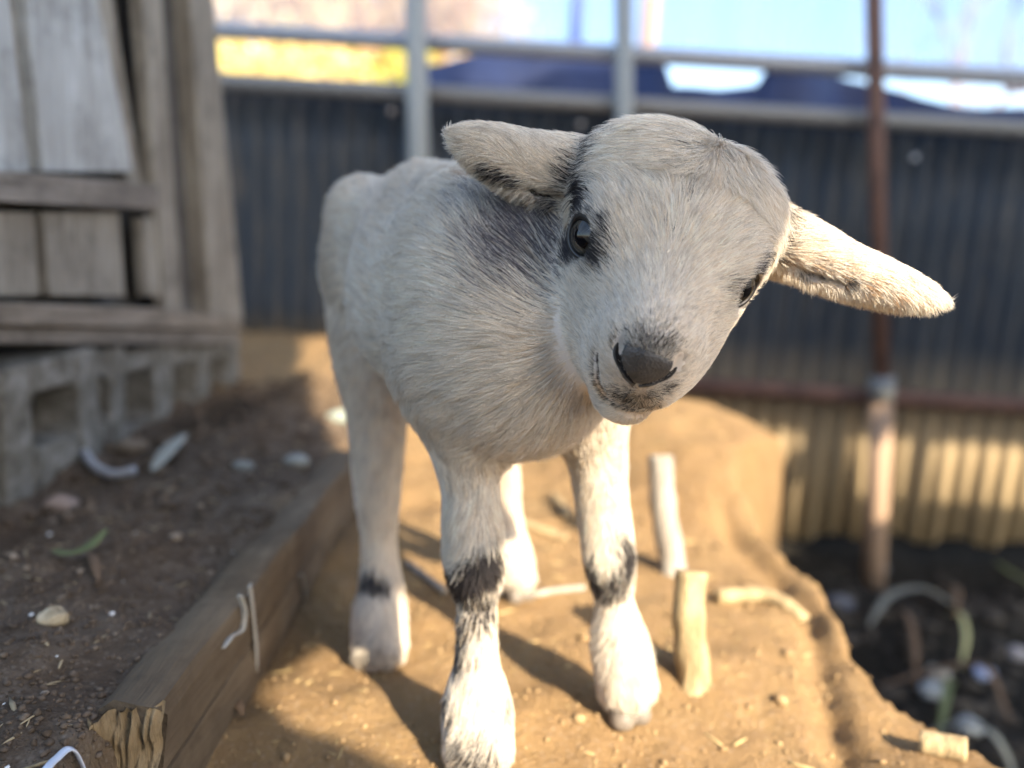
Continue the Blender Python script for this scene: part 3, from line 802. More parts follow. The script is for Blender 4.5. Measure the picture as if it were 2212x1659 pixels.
# ---- shed on concrete blocks, left
shed = empty('shed', (-.47, .9, .15)); tag(shed, 'weathered grey board shed standing on concrete blocks at the left', 'shed')
XW = -.44
def wallpiece(name, poly, mat, thick=.015, proud=0.0, ext=True):
    """board cut from picture-true corners on the wall plane"""
    P = [on_x(x_, y_, XW) for x_, y_ in poly]
    P = [np.array([XW + proud, q[1], q[2]]) for q in P]
    bm = bmesh.new(); quad_prism(bm, P, np.array([-thick, 0, 0])); return bm_obj(name, bm, mat, shed, bevel=.0015)
T = -900                                                             # boards run on above the picture
def up(x0, x1): s = (x1 - x0)/400.0; return x0 + s*T
wallpiece('back_panel', [(-900, T), (330, T), (440, 700), (-900, 700)], W_DARK, .01, -.03)
def plank(xt0, xt1, xb0, xb1, yb, mat, thick=.015, proud=0, yt=0):
    k0, k1 = (xb0-xt0)/(yb-yt), (xb1-xt1)/(yb-yt)
    wallpiece('plank', [(xt0 + k0*T, T), (xt1 + k1*T, T), (xb1, yb), (xb0, yb)], mat, thick, proud)
plank(-260, -130, -180, -50, 372, W_PALE); plank(-120, 16, -42, 62, 372, W_PALE, proud=.002)
plank(22, 45, 68, 82, 372, W_GREY, proud=-.006)
plank(54, 210, 92, 288, 372, W_PALE, proud=.001); plank(238, 268, 300, 330, 400, W_GREY, proud=-.012)
plank(298, 343, 352, 392, 690, W_GREY, proud=.004)
plank(352, 392, 398, 434, 690, W_DARK, proud=-.010)
plank(394, 446, 442, 512, 692, W_GREY, .03, .010)
wallpiece('rail', [(-500, 340), (0, 368), (318, 398), (318, 452), (0, 436), (-500, 410)], W_RAIL, .02, .014)
for x0, x1 in ((-300, -120), (-110, 78), (100, 262)): wallpiece('panel_board', [(x0, 458), (x1, 458), (x1 + 12, 640), (x0 + 12, 640)], W_GREY, .012, -.002)
wallpiece('panel_board', [(306, 470), (350, 470), (372, 640), (316, 640)], W_GREY, .012, .0)
wallpiece('base_board', [(-700, 640), (0, 652), (300, 664), (495, 684), (500, 710), (0, 700), (-700, 690)], W_BASE, .03, .018)
wallpiece('sill_board', [(-700, 693), (0, 703), (505, 713), (508, 742), (0, 742), (-700, 742)], W_RAIL, .03, .008)
bm = bmesh.new(); box_between(bm, (-1.0, .70, .185), (1,0,0), (0,1,0), (0,0,1), (.52, .52, .008)); bm_obj('floor_board', bm, W_DARK, shed)
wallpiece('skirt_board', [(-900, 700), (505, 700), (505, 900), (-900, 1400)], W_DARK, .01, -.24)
# concrete blocks
cb = NB('concrete'); cn = cb.noise(45, 6, .7); c2 = cb.noise(300, 4, .7)
CONC = cb.set(cb.ramp(cn, [(.3, (.10, .09, .07)), (.5, (.20, .185, .155)), (.72, (.36, .35, .32))]), .95, cb.bump(c2, .8, .003), spec=.1)
HOLE_SHADE = NB('hole_shade').set((.022, .018, .013), .95)  # near-black fill standing in for the shade inside the block openings
def block(y0, y1, z0, z1, xf, depth, holes, label):
    """hollow block lying on its side; holes: (y0, y1, z0, z1) openings towards the raised bed"""
    bm = bmesh.new(); X_, Y_, Z_ = (1,0,0), (0,1,0), (0,0,1)
    def bx_(a, b_, c, d, dep=depth, off=0): box_between(bm, (xf - off - dep/2, (a+b_)/2, (c+d)/2), X_, Y_, Z_, (dep/2, (b_-a)/2, (d-c)/2))
    yy = y0
    for a, b_, c, d in holes:
        bx_(yy, a, z0, z1); yy = b_
        bx_(a + .0002, b_ - .0002, d, z1 - .0005, depth - .002, .001); bx_(a + .0002, b_ - .0002, z0 + .0005, c, depth - .002, .001)
        for py_, sy in ((a, 1), (b_, -1)):
            for pz_, sz in ((c, 1), (d, -1)): quad_prism(bm, [(xf - .002, py_, pz_), (xf - .002, py_ + sy*.010, pz_), (xf - .002, py_, pz_ + sz*.010)], np.array([-depth + .006, 0, 0]))
    bx_(yy, y1, z0, z1)
    o = bm_obj('concrete_block', bm, CONC, bevel=.003)
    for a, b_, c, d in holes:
        bm = bmesh.new(); box_between(bm, (xf - .045 - .03, (a+b_)/2, (c+d)/2), X_, Y_, Z_, (.03, (b_-a)/2 + .001, (d-c)/2 + .001)); bm_obj('hole_shade', bm, HOLE_SHADE, o)
    return tag(o, label, 'concrete block', 'hollow concrete blocks under the shed')
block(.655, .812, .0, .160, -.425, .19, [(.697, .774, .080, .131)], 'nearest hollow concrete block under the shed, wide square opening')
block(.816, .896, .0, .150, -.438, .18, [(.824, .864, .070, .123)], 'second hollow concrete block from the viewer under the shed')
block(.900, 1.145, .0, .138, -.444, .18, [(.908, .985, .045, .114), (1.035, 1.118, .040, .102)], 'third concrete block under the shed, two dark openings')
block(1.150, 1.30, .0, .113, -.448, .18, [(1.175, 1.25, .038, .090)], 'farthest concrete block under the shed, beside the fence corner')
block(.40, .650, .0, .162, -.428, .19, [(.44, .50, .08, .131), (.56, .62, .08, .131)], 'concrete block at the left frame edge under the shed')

# ---- corrugated fence
YF = 1.9
mb = NB('sheet_metal'); mn = mb.noise(5, 4, .6, stretch=(1, 1, .25)); ms = mb.noise(60, 4, .7, stretch=(1, 1, .15))
mc = mb.ramp(mn, [(.3, (.014, .021, .031)), (.6, (.026, .033, .041)), (.8, (.048, .047, .044))]); mc = mb.mix(mb.ramp(ms, [(.5, (0,0,0)), (.75, (.5,.5,.5))]), mc, (.16, .125, .085))
sx = mb.n('ShaderNodeSeparateXYZ'); mb.l(mb.co, sx.inputs[0]); mr = mb.n('ShaderNodeMapRange'); mr.inputs[1].default_value = .10; mr.inputs[2].default_value = -.15
mb.l(sx.outputs['Z'], mr.inputs[0]); mc = mb.mix(mr.outputs[0], mc, mb.mix(mn, (.15, .11, .065), (.50, .38, .22)))      # foot painted lighter tan to brighten the sunlit band
SHEET = mb.set(mc, .6, metal=.15)
fence = empty('corrugated_fence', (0, YF, 0)); tag(fence, 'dark corrugated metal fence with pipe rails across the back', 'fence')
def sheet(x0, x1, topf, botf, y):
    n = int((x1-x0)/.0035); xx = np.linspace(x0, x1, n)
    prof = .0085*np.sin(xx*2*np.pi/.052); zt = np.array([topf(q) for q in xx]); zb = np.array([botf(q) for q in xx])
    rows = [0, .25, .5, .75, 1]; V = []
    for t_ in rows: V.append(np.stack([xx, y + prof, zb + (zt-zb)*t_], -1))
    for t_ in rows[::-1]: V.append(np.stack([xx, y + prof + .0012, zb + (zt-zb)*t_], -1))
    V = np.concatenate(V); m = len(rows)*2; F = []
    for r_ in range(m):
        a0, a1 = r_*n, ((r_+1) % m)*n
        F += [[a0+i, a0+i+1, a1+i+1, a1+i] for i in range(n-1)]
    return mesh_np('metal_sheet', V, F, SHEET, fence)
sheet(-1.6, -.26, lambda x: .612, lambda x: -.05, YF + .03)
sheet(-.29, .66, lambda x: .615 + .02*math.sin(x*9), lambda x: -.10 + .0*x if x < .1 else -.30, YF + .026)
sheet(.53, 2.4, lambda x: .612, lambda x: -.395 + .012*math.sin(x*40) + (.01 if x > .85 else 0), YF + .034)
PIPE = NB('pipe_galv').set((.30, .31, .33), .45, metal=.3)
PIPE_W = NB('pipe_pale').set((.24, .25, .235), .6)
rb = NB('pipe_rust'); RUST = rb.set(rb.ramp(rb.noise(40, 5), [(.35, (.075, .038, .026)), (.7, (.17, .085, .055))]), .8)
def pipe(name, a, b_, r_, mat): return tube_obj(name, [a, (np.array(a)+np.array(b_))/2, b_], r_, mat, fence, 20)
pipe('rail', (-1.6, YF - .02, .713), (2.4, YF - .02, .713), .019, PIPE)
pipe('rail', (-1.6, YF - .02, .606), (2.4, YF - .02, .606), .019, NB('pipe_grey').set((.20, .195, .185), .6, metal=.2))
pipe('rail', (.2, YF - .02, -.018), (2.4, YF - .02, -.026), .021, RUST)
p1 = on_y(893, -200, 1.82); p1b = on_y(912, 700, 1.82); pipe('post', p1, p1b + (p1b-p1)*.3, .0235, PIPE_W)
p1 = on_y(1347, -200, 1.83); p1b = on_y(1350, 700, 1.83); pipe('post', p1, p1b + (p1b-p1)*.3, .020, PIPE_W)
p1 = on_y(1884, -200, 1.82); p1b = on_y(1905, 845, 1.82); pipe('post', p1, p1b, .0175, RUST)
p2 = on_y(1896, 1240, 1.80); pipe('post', on_y(1905, 840, 1.81), p2 + (0, 0, -.1), .026, NB('post_tan').set((.30, .20, .13), .8))
pipe('pipe_clamp', on_y(1905, 815, 1.805), on_y(1905, 862, 1.805), .0285, NB('clamp_grey').set((.15, .155, .15), .6))
for x_, y_, c_ in ((462, 190, (.35, .2, .14)), (845, 240, (.4, .33, .28)), (1255, 268, (.4, .36, .32)), (1978, 340, (.5, .5, .5)), (850, 168, (.4, .38, .36))):
    V, F_ = tube([on_y(x_, y_, YF - .045) + np.array([0, k_*.006, 0]) for k_ in (0, .5, 1)], [.004, .007, .007], 10)
    mesh_np('screw', V, F_, NB('screw_head').set(c_, .35, metal=.4), fence)

# ---- beyond the fence
bl = NB('blue_tarp'); TARP = bl.set(bl.ramp(bl.noise(6, 4), [(.35, (.008, .016, .055)), (.7, (.02, .035, .10))]), .6)
yt_ = 2.7; top = [(880, 150), (960, 148), (1040, 120), (1150, 108), (1240, 128), (1330, 118), (1432, 122), (1450, 190), (1540, 196), (1632, 186), (1650, 140), (1800, 150), (1900, 175), (1990, 210), (2100, 232), (2250, 246), (2500, 250)]
PT = [on_y(x_, y_, yt_) for x_, y_ in top]
V = []; n = 140; xs_ = np.linspace(PT[0][0], PT[-1][0], n); zs_ = np.interp(xs_, [p[0] for p in PT], [p[2] for p in PT])
for t_ in (1, .6, .3, 0): V += [(x_, yt_ + .05*math.sin(x_*7) + .03*math.sin(x_*17+t_*3), .1 + (z_-.1)*t_) for x_, z_ in zip(xs_, zs_)]
F_ = [[r_*n+i, r_*n+i+1, (r_+1)*n+i+1, (r_+1)*n+i] for r_ in range(3) for i in range(n-1)]
o = mesh_np('tarpaulin', V, F_, TARP); tag(o, 'dark blue tarpaulin with a ragged top edge hanging beyond the fence', 'tarpaulin'); s_ = o.modifiers.new('t', 'SOLIDIFY'); s_.thickness = .004
def post(a, b_, r_, mat, label):
    return tag(tube_obj('post', [a, (a+b_)/2, b_], r_, mat, None, 16), label, 'post')
q = on_y(1240, 130, 3.0); post(np.array([q[0], 3.0, 1.9]), np.array([q[0], 3.0, -.05]), .024, NB('paint_blue').set((.02, .05, .28), .4), 'royal blue post rising beyond the fence behind the tarpaulin')
q = on_y(1398, 90, 3.2); post(np.array([q[0], 3.2, 1.9]), np.array([q[0], 3.2, -.05]), .032, NB('paint_peach').set((.62, .34, .16), .7), 'peach coloured post beyond the fence beside the pale pipe post')
# hazy plastic sheeting strung above the top rail
hz = NB('hazy_plastic'); t_ = hz.n('ShaderNodeBsdfTransparent'); t_.inputs[0].default_value = (.80, .86, .97, 1); tl = hz.n('ShaderNodeBsdfTranslucent')
hz.l(hz.ramp(hz.noise(5, 4, .6, stretch=(2.5, 1, .5)), [(.35, (.52, .62, .82)), (.6, (.70, .76, .90)), (.75, (.72, .68, .80))]), tl.inputs[0]); hz.set((.55, .64, .80), .5)
m1 = hz.n('ShaderNodeMixShader'); m1.inputs[0].default_value = .5; hz.l(hz.b.outputs[0], m1.inputs[1]); hz.l(tl.outputs[0], m1.inputs[2])
m2_ = hz.n('ShaderNodeMixShader'); m2_.inputs[0].default_value = .46; hz.l(t_.outputs[0], m2_.inputs[1]); hz.l(m1.outputs[0], m2_.inputs[2]); hz.l(m2_.outputs[0], hz.out.inputs[0])
n = 260; V = []
for k in range(9):
    z_ = .722 + (1.75 - .722)*k/8
    V += [(x_, 1.97 + .018*math.sin(x_*23 + k*.3) + .010*math.sin(x_*51 - k*.5) + .04*math.sin(k*.4), z_ + (.006*math.sin(x_*19) if k == 0 else 0)) for x_ in np.linspace(-1.6, 2.6, n)]
o = mesh_np('plastic_sheeting', V, [[r_*n+i, r_*n+i+1, (r_+1)*n+i+1, (r_+1)*n+i] for r_ in range(8) for i in range(n-1)], hz.m)
tag(o, 'hazy pale blue plastic sheeting hanging above the top pipe rail', 'plastic sheeting')
# leafy trees beyond
def leaf_tree(name, base, h_, r_, cols, nleaf, label, cat='tree'):
    t = empty(name, tuple(base)); tag(t, label, cat, 'trees beyond the fence')
    base = np.array(base, float); tr_pts = [base + np.array([0, 0, -.1]), base + np.array([.05*r_, 0, h_*.35]), base + np.array([-.04*r_, 0, h_*.7])]
    Vt, Ft = tube(spline(tr_pts, 6), np.linspace(.05, .015, 13)*h_/2, 10)
    for k in range(7):
        a_ = rng.uniform(0, 6.28); s0_ = base + np.array([0, 0, h_*(.3 + .05*k)]); e_ = s0_ + np.array([math.cos(a_)*r_*.7, math.sin(a_)*r_*.7, h_*.22])
        v_, f_ = tube(spline([s0_, (s0_+e_)/2 + np.array([0, 0, .03]), e_], 4), np.linspace(.018, .005, 9)*h_/2, 6)
        Ft += [[i + len(Vt) for i in f] for f in f_]; Vt += v_
    mesh_np('trunk', Vt, Ft, W_DARK, t)
    cl = rng.normal(size=(40, 3)); cl /= np.linalg.norm(cl, axis=1)[:, None]; cl = base + np.array([0, 0, h_*.66]) + cl*rng.uniform(.3, 1, (40, 1))*np.array([r_, r_, h_*.36])
    ctr = cl[rng.integers(0, 40, nleaf)] + rng.normal(size=(nleaf, 3))*r_*.16
    a1 = rng.normal(size=(nleaf, 3)); a1 /= np.linalg.norm(a1, axis=1)[:, None]; a2 = np.cross(a1, rng.normal(size=(nleaf, 3))); a2 /= np.linalg.norm(a2, axis=1)[:, None]
    s_ = rng.uniform(.5, 1, (nleaf, 1))*.05*r_
    V = np.stack([ctr + a1*s_, ctr + a2*s_*.55, ctr - a1*s_, ctr - a2*s_*.55], 1).reshape(-1, 3)
    F_ = np.arange(nleaf*4).reshape(-1, 4)
    b = NB('leaves'); nn = b.noise(3.0, 2)
    b.set(b.ramp(nn, [(.3, cols[0]), (.5, cols[1]), (.7, cols[2])]), .7); b.b.inputs['Transmission Weight'].default_value = 0
    tr = b.n('ShaderNodeBsdfTranslucent'); mx = b.n('ShaderNodeMixShader'); mx.inputs[0].default_value = .35
    b.l(b.b.inputs['Base Color'].links[0].from_socket, tr.inputs[0]); b.l(b.b.outputs[0], mx.inputs[1]); b.l(tr.outputs[0], mx.inputs[2]); b.l(mx.outputs[0], b.out.inputs[0])
    mesh_np('crown', V, F_, b.m, t, smooth=False)
YEL = [(.66, .58, .18), (.80, .68, .28), (.66, .48, .20)]; ORG = [(.80, .62, .36), (.86, .72, .42), (.74, .46, .28)]; GRN = [(.30, .36, .06), (.66, .58, .12), (.45, .45, .10)]
leaf_tree('autumn_tree', (-1.95, 6.5, 0), 3.4, 1.1, ORG, 9000, 'orange autumn tree beyond the fence at the left by the shed')
leaf_tree('autumn_tree', (-.95, 7.0, 0), 3.3, .95, ORG, 8000, 'peach and yellow autumn tree beyond the fence behind the pale pipe post')
leaf_tree('autumn_bush', (-1.55, 4.4, 0), 1.35, .62, YEL, 6000, 'bright yellow bush just beyond the fence next to the shed corner', 'bush')
leaf_tree('autumn_bush', (-.55, 4.5, 0), 1.22, .60, GRN, 6000, 'yellow green bush beyond the fence left of the blue post', 'bush')
# bare twiggy tree, far right
bt = empty('bare_tree', (3.0, 6.2, 0)); tag(bt, 'bare pinkish brown tree reaching up beyond the fence at the far right', 'tree')
Vt, Ft = [], []
def limb(a, d, L, r_, dep):
    global Vt, Ft
    e = a + d*L; v_, f_ = tube([a, (a+e)/2 + rng.normal(size=3)*L*.06, e], [r_, r_*.8, r_*.6], 6)
    Ft += [[i + len(Vt) for i in f] for f in f_]; Vt += v_
    if dep:
        for k in range(3):
            limb(e, unit(d + rng.normal(size=3)*.42), L*.72, r_*.58, dep-1)
limb(np.array([3.3, 6.2, -.1]), unit([-.12, 0, 1]), 1.0, .05, 5)
mesh_np('branches', Vt, Ft, NB('bark_pink').set((.34, .24, .22), .9), bt)

# ---- small things on the ground
def bamboo(name, a, b_, r_, mat, label, nodes=3, flat=1.0):
    a, b_ = np.array(a), np.array(b_); n = 8*nodes; t = np.linspace(0, 1, n+1)
    rad = r_*(1 + .06*np.exp(-((t*nodes % 1 - .5)/.06)**2) + .05*np.sin(t*23 + r_*900))*(1 - .10*t)
    pts = a + (b_ - a)*t[:, None] + np.array([[.0015*math.sin(7*q), 0, .001*math.sin(9*q)] for q in t])
    V, F_ = tube(pts, rad, 14, flat); o = mesh_np(name, V, F_, mat)
    return tag(o, label, 'stick')
bb_ = NB('cane_tan'); CANE = bb_.set(bb_.ramp(bb_.noise(75, 6, .75, stretch=(1, 1, .16)), [(.3, (.17, .11, .05)), (.7, (.48, .37, .20))]), .8, bb_.bump(bb_.noise(240, 4, stretch=(1, 1, .2)), .9, .003))
bb_ = NB('cane_grey'); CANEG = bb_.set(bb_.ramp(bb_.noise(60, 4, stretch=(1, 1, .1)), [(.3, (.17, .14, .11)), (.7, (.42, .39, .33))]), .8, bb_.bump(bb_.noise(240, 4, stretch=(1, 1, .2)), .9, .003))
s0_ = on_z(1503, 1495, 0); s1_ = at(1490, 1235, (s0_-CAM) @ FWD + .015); bamboo('stake', s0_ - (0, 0, .02), s1_, .0118, CANE, 'thick tan wooden stake standing in the sunlit dirt, nearest the goat')
s0_ = on_z(1460, 1245, 0) + np.array([0, 0.0, 0]); s1_ = at(1425, 985, (s0_-CAM) @ FWD + .02); bamboo('stake', s0_ - (0, 0, .02), s1_, .0125, CANEG, 'pale grey stake leaning behind the thick tan one')
def lying(px0, py0, px1, py1, r_, mat, label, lift=0.0, mid=None, name='cane'):
    a, b_ = on_z(px0, py0, 0), on_z(px1, py1, 0); pts = [a] + ([on_z(*mid, 0)] if mid else []) + [b_]
    pts = spline(pts, 10); pts = [np.array([p[0], p[1], HT(p[0], p[1]) + r_*.8 + lift]) for p in pts]
    zz = np.convolve(np.pad([p[2] for p in pts], 3, 'edge'), np.ones(7)/7, 'valid')
    pts = [np.array([p[0], p[1], z_]) for p, z_ in zip(pts, zz)]
    V, F_ = tube(pts, r_, 10); return tag(mesh_np(name, V, F_, mat), label, name)
lying(1545, 1312, 1738, 1345, .0065, CANE, 'short split cane lying across the ledge beyond the tan stake', mid=(1640, 1308))
lying(1985, 1610, 2085, 1640, .0075, CANE, 'pale cane stub at the very edge of the ledge, bottom right')
lying(880, 1225, 960, 1290, .0028, CANEG, 'thin twig in the dirt between the near legs', name='twig')
lying(1080, 1125, 1225, 1165, .0040, CANE, 'straw stalk lying on the dirt behind the front legs', mid=(1150, 1150), name='straw')
lying(1195, 1085, 1225, 1130, .0050, CANE, 'pale yellow straw piece under the belly', name='straw')
lying(1120, 1300, 1260, 1285, .0026, CANEG, 'thin dark twig between the far legs', name='twig')

def strewn(n, region, size, mats, name, label, stuff=True, seed=1, hf=None, elong=1.0):
    r = np.random.default_rng(seed); V, F_ = [], []
    ico = bmesh.new(); bmesh.ops.create_icosphere(ico, subdivisions=1, radius=1); iv = np.array([v.co for v in ico.verts]); fi = np.array([[v.index for v in f.verts] for f in ico.faces]); ico.free()
    P = []
    while len(P) < n:
        x_, y_ = r.uniform(region[0], region[1]), r.uniform(region[2], region[3])
        if hf is None or hf(x_, y_): P.append((x_, y_))
    P = np.array(P); h_ = height(P[:, :1], P[:, 1:])[:, 0]
    s = size[0]*(size[1]/size[0])**(r.random(n)**2.2)
    V = []
    for i in range(n):
        q = iv*(1 + r.normal(size=(len(iv), 1))*.16)*np.array([r.uniform(.7, 1.2)*elong, r.uniform(.7, 1.2), r.uniform(.45, .85)])*s[i]
        a_ = r.uniform(0, 6.28); q = q @ np.array([[math.cos(a_), -math.sin(a_), 0], [math.sin(a_), math.cos(a_), 0], [0, 0, 1]])
        V.append(q + np.array([P[i, 0], P[i, 1], h_[i] + s[i]*.25]))
    V = np.concatenate(V); F_ = (fi[None] + (np.arange(n)*len(iv))[:, None, None]).reshape(-1, 3)
    o = mesh_np(name, V, F_, mats); tag(o, label, None, kind='stuff'); return o
cr = NB('crumb_dark'); CRD = cr.set(cr.ramp(cr.noise(70, 3), [(.3, (.065, .045, .029)), (.55, (.135, .098, .068)), (.75, (.21, .165, .12))]), .95, cr.bump(cr.noise(900, 3), .5, .001), spec=.1)
cr = NB('crumb_tan'); CRT = cr.set(cr.ramp(cr.noise(70, 3), [(.3, (.19, .12, .06)), (.7, (.36, .25, .13))]), .95, cr.bump(cr.noise(900, 3), .5, .001), spec=.1)
strewn(13000, (-.62, -.17, .26, .62), (.0005, .0026), CRD, 'soil_crumbs', 'dark crumbly soil on the raised bed', seed=2)
strewn(1500, (-.45, -.16, .6, 1.3), (.001, .0075), CRD, 'soil_crumbs', 'dark clods along the far raised bed', seed=3)
strewn(2600, (-.155, .27, .36, .80), (.0005, .0024), CRT, 'soil_crumbs', 'tan grit scattered over the sunlit ledge', seed=4)
strewn(420, (-.55, -.17, .27, .95), (.0004, .0012), NB('straw_brown').set((.34, .26, .15), .85), 'straw_bits', 'short broken straw lying in the dark soil', seed=31, elong=9)
strewn(360, (-.15, .26, .36, 1.1), (.0004, .0013), NB('straw_gold').set((.40, .29, .13), .85), 'straw_bits', 'short broken straw on the sunlit dirt', seed=32, elong=9)
strewn(160, (-.15, .26, .36, .95), (.002, .0055), CRT, 'soil_crumbs', 'larger tan clods on the sunlit ledge', seed=33)
chip = NB('white_chip').set((.75, .73, .68), .6)
strewn(35, (-.50, -.16, .28, .60), (.0007, .0022), chip, 'white_grit', 'tiny white flecks in the soil', seed=5)
strewn(34, (-.52, -.16, .30, .9), (.0020, .0050), NB('grit_tan').set((.26, .20, .14), .9), 'grit', 'scattered light brown grit on the raised bed', seed=6)
# pebble
def pebble(p, s, mat, label, cat='pebble'):
    bm = bmesh.new(); bmesh.ops.create_icosphere(bm, subdivisions=4, radius=1)
    for v in bm.verts:
        n_ = mnoise.noise(v.co*1.3 + Vector(p)*50)*.22 + mnoise.noise(v.co*5)*.05
        v.co = Vector((v.co.x*s[0], v.co.y*s[1], v.co.z*s[2]))*(1 + n_) + Vector(p)
    return tag(bm_obj(cat, bm, mat, None, True), label, cat)
pm = NB('pebble_tan'); PEB = pm.set(pm.ramp(pm.noise(160, 5), [(.3, (.22, .16, .09)), (.55, (.42, .33, .20)), (.75, (.56, .46, .31))]), .85, pm.bump(pm.noise(500, 4), .5, .001))
q = on_z(116, 1345, .064); pebble((q[0], q[1], HT(q[0], q[1]) + .003), (.0086, .0074, .0055), PEB, 'tan oval pebble on the dark soil of the raised bed')
q = on_z(140, 1205+950, .064)
for (px_, py_, z_, s_, c_, lab) in ((130, 1052, .06, .016, (.30, .22, .17), 'pinkish stone at the foot of the nearest concrete block'), (285, 968, .05, .018, (.22, .165, .11), 'brown stone inside the curve of grey tubing'),
      (640, 1060, .04, .012, (.26, .26, .23), 'pale grey stone on the far raised bed near the hind leg'), (735, 950, .03, .018, (.24, .28, .24), 'greenish white stone beside the hind leg'), (525, 1045, .05, .010, (.24, .24, .21), 'small pale pebble on the far raised bed')):
    q = on_z(px_, py_, z_); pebble((q[0], q[1], HT(q[0], q[1]) + s_*.2), (s_, s_*.6, s_*.5), NB('stone').set(c_, .9), lab, 'stone')
# leaves and tubing
def ribbon(name, pts, w, mat, label, cat, parent=None, fold=.3):
    pts = spline(pts, 10); n = len(pts); T_ = np.gradient(pts, axis=0); T_ /= np.linalg.norm(T_, axis=1)[:, None]
    s_ = np.cross(T_, (0, 0, 1)); s_ /= np.linalg.norm(s_, axis=1)[:, None]; t = np.linspace(0, 1, n); ww = w*np.sin(np.pi*np.clip(t*.96+.02, 0, 1))**.6
    V = np.concatenate([pts - s_*ww[:, None] + np.array([0, 0, 1])*ww[:, None]*fold, pts, pts + s_*ww[:, None] + np.array([0, 0, 1])*ww[:, None]*fold]); F_ = [[i, i+1, n+i+1, n+i] for i in range(n-1)] + [[n+i, n+i+1, 2*n+i+1, 2*n+i] for i in range(n-1)]
    o = mesh_np(name, V, F_, mat, parent); m_ = o.modifiers.new('t', 'SOLIDIFY'); m_.thickness = .0005
    return tag(o, label, cat)
LEAF_G = NB('leaf_green').set((.13, .15, .055), .7); LEAF_P = NB('leaf_pale').set((.22, .215, .17), .8); LEAF_D = NB('leaf_dry').set((.14, .085, .045), .85)
def gp(px, py, z, lift=.004): q = on_z(px, py, z); return np.array([q[0], q[1], HT(q[0], q[1]) + lift])
ribbon('leaf', [gp(112, 1190, .064), gp(150, 1198, .064, .006), gp(195, 1192, .064, .008), gp(232, 1172, .064, .012)], .0045, LEAF_G, 'narrow green leaf lying on the dark soil', 'leaf')
ribbon('leaf', [gp(195, 1195, .064), gp(205, 1220, .064, .006), gp(212, 1248, .064)], .003, LEAF_D, 'brown leaf stalk below the green leaf', 'leaf')
ribbon('leaf', [gp(330, 1030, .06, .006), gp(365, 1005, .06, .012), gp(402, 982, .06, .012)], .008, NB('leaf_bleached').set((.34, .33, .27), .8), 'pale dry leaf right of the grey tubing', 'leaf')
ribbon('leaf', [gp(500, 1400+125, .0), gp(512, 1545, .0, .008), gp(525, 1560, 0)], .003, LEAF_D, 'curled brown leaf at the foot of the timber', 'leaf')
tubing = [gp(182, 975, .06, .012), gp(205, 1000, .06, .01), gp(245, 1016, .06, .008), gp(290, 1022, .06, .008)]
tag(tube_obj('tubing', spline(tubing, 8), .0042, NB('tube_grey').set((.40, .40, .41), .4), None, 10), 'curved grey tubing by the nearest concrete block', 'tubing')
pl = NB('clear_plastic'); pl.set((.62, .66, .74), .25); pl.b.inputs['Transmission Weight'].default_value = .35; pl.b.inputs['Subsurface Weight'].default_value = 0
st = [gp(70, 1675, .066, .003), gp(120, 1640, .066, .005), gp(165, 1615, .066, .009), gp(215, 1603, .066, .011), gp(258, 1608, .066, .011), gp(277, 1632, .066, .009), gp(270, 1668, .066, .006), gp(255, 1710, .066, .004)]
tag(tube_obj('plastic_strap', spline(st, 10), .0022, pl.m, None, 10, .35), 'bent translucent plastic strap lying over the near end of the timber', 'strap')
lyp = [gp(45, 1645, .066, .002), gp(118, 1632, .066, .002)]
tag(tube_obj('straw', lyp, .0007, CANE, None, 6), 'fine straw beside the bent plastic strap', 'straw')
for k, (a_, b_, r_) in enumerate([((310, 1448), (330, 1442), .0009), ((316, 1455), (338, 1447), .0008), ((332, 1436), (345, 1410), .0006), ((318, 1438), (338, 1452), .0007)]):
    tag(tube_obj('straw', [gp(*a_, .066, .003), gp(*b_, .066, .0045)], r_, NB('straw_bleached').set((.66, .60, .48), .7), None, 6), ('shortest upper bleached straw of the crossed pieces on the timber', 'lower bleached straw of the crossed pieces on the timber', 'long thin straw pointing away from the crossed pieces on the timber', 'thin straw slanting down across the others on the timber')[k], 'straw', 'straw pieces on the timber')
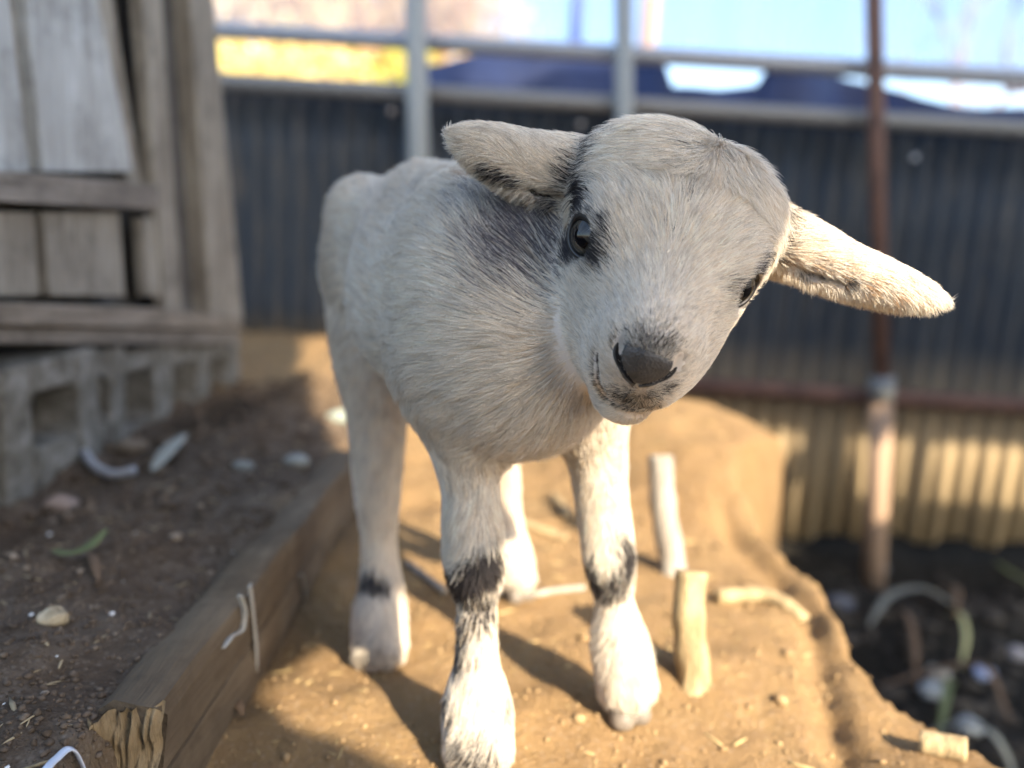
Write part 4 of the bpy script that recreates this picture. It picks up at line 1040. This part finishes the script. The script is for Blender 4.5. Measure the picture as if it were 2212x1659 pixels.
# pit litter: stems, curled leaves, pale bits
def pit_pt(px, py, z=-.40, lift=.0): q = on_z(px, py, z); return np.array([q[0], q[1], HT(q[0], q[1]) + lift])
LST = [((1880, 1330), (1920, 1300), (1990, 1290), (2060, 1310), .014, LEAF_P, 'broad grey dead leaf arching over the pit litter'),
       ((1920, 1300), (1955, 1340), (1975, 1390), (1985, 1440), .010, LEAF_D, 'brown curled stem leaf in the pit'),
       ((2045, 1320), (2070, 1350), (2085, 1390), (2080, 1420), .008, NB('leaf_yellow').set((.50, .46, .20), .7), 'yellowing leaf blade standing in the pit'),
       ((1985, 1240), (2030, 1270), (2060, 1310), (2065, 1340), .012, LEAF_D, 'brown leaf strip behind the yellowing blade'),
       ((1900, 1450), (2000, 1440), (2120, 1450), (2190, 1520), .010, LEAF_D, 'long brown stem crossing the pit litter'),
       ((2070, 1440), (2050, 1480), (2040, 1530), (2030, 1580), .010, LEAF_G, 'green leaf strip among the pit litter'),
       ((2000, 1560), (2080, 1580), (2150, 1620), (2212, 1660), .010, LEAF_P, 'grey stem at the bottom right corner of the pit'),
       ((2150, 1200), (2190, 1230), (2230, 1290), (2260, 1350), .014, LEAF_G, 'dark green leaf at the right frame edge of the pit')]
for a_, b_, c_, d_, w_, m_, lab in LST:
    ribbon('leaf', [pit_pt(*a_, lift=.01), pit_pt(*b_, lift=.04), pit_pt(*c_, lift=.05), pit_pt(*d_, lift=.015)], w_*.7, m_, lab, 'leaf')
for px_, py_, s_, c_, lab in ((2030, 1420, .022, (.26, .24, .20), 'pale stone in the pit, upper of the two pale ones'), (2020, 1470, .026, (.25, .27, .27), 'bluish grey stone in the pit below the pale one'), (2130, 1425, .018, (.32, .38, .55), 'small blue scrap in the pit litter'),
      (1868, 1482, .016, (.25, .28, .29), 'grey stone against the ledge foot'), (2095, 1545, .022, (.30, .32, .32), 'light grey stone near the bottom right of the pit'), (2205, 1380, .02, (.30, .27, .26), 'pinkish stone at the right frame edge'), (1820, 1270, .03, (.12, .12, .13), 'dark stone near the foot of the rusty post'), (1905, 1200, .02, (.14, .14, .14), 'dark stone below the fence gap')):
    q = pit_pt(px_, py_, lift=.012); pebble(q, (s_, s_*.8, s_*.7), NB('stone').set(c_, .8), lab, 'stone')
strewn(1600, (.30, 1.4, .45, 1.85), (.004, .020), NB('litter_dark').set((.045, .035, .024), .9), 'pit_litter', 'dark leaf litter covering the pit floor', seed=9, hf=lambda x_, y_: x_ > np.interp(y_, EDGE_Y, EDGE_X) + .05, elong=1.8)
print('all done', time.time() - T0)
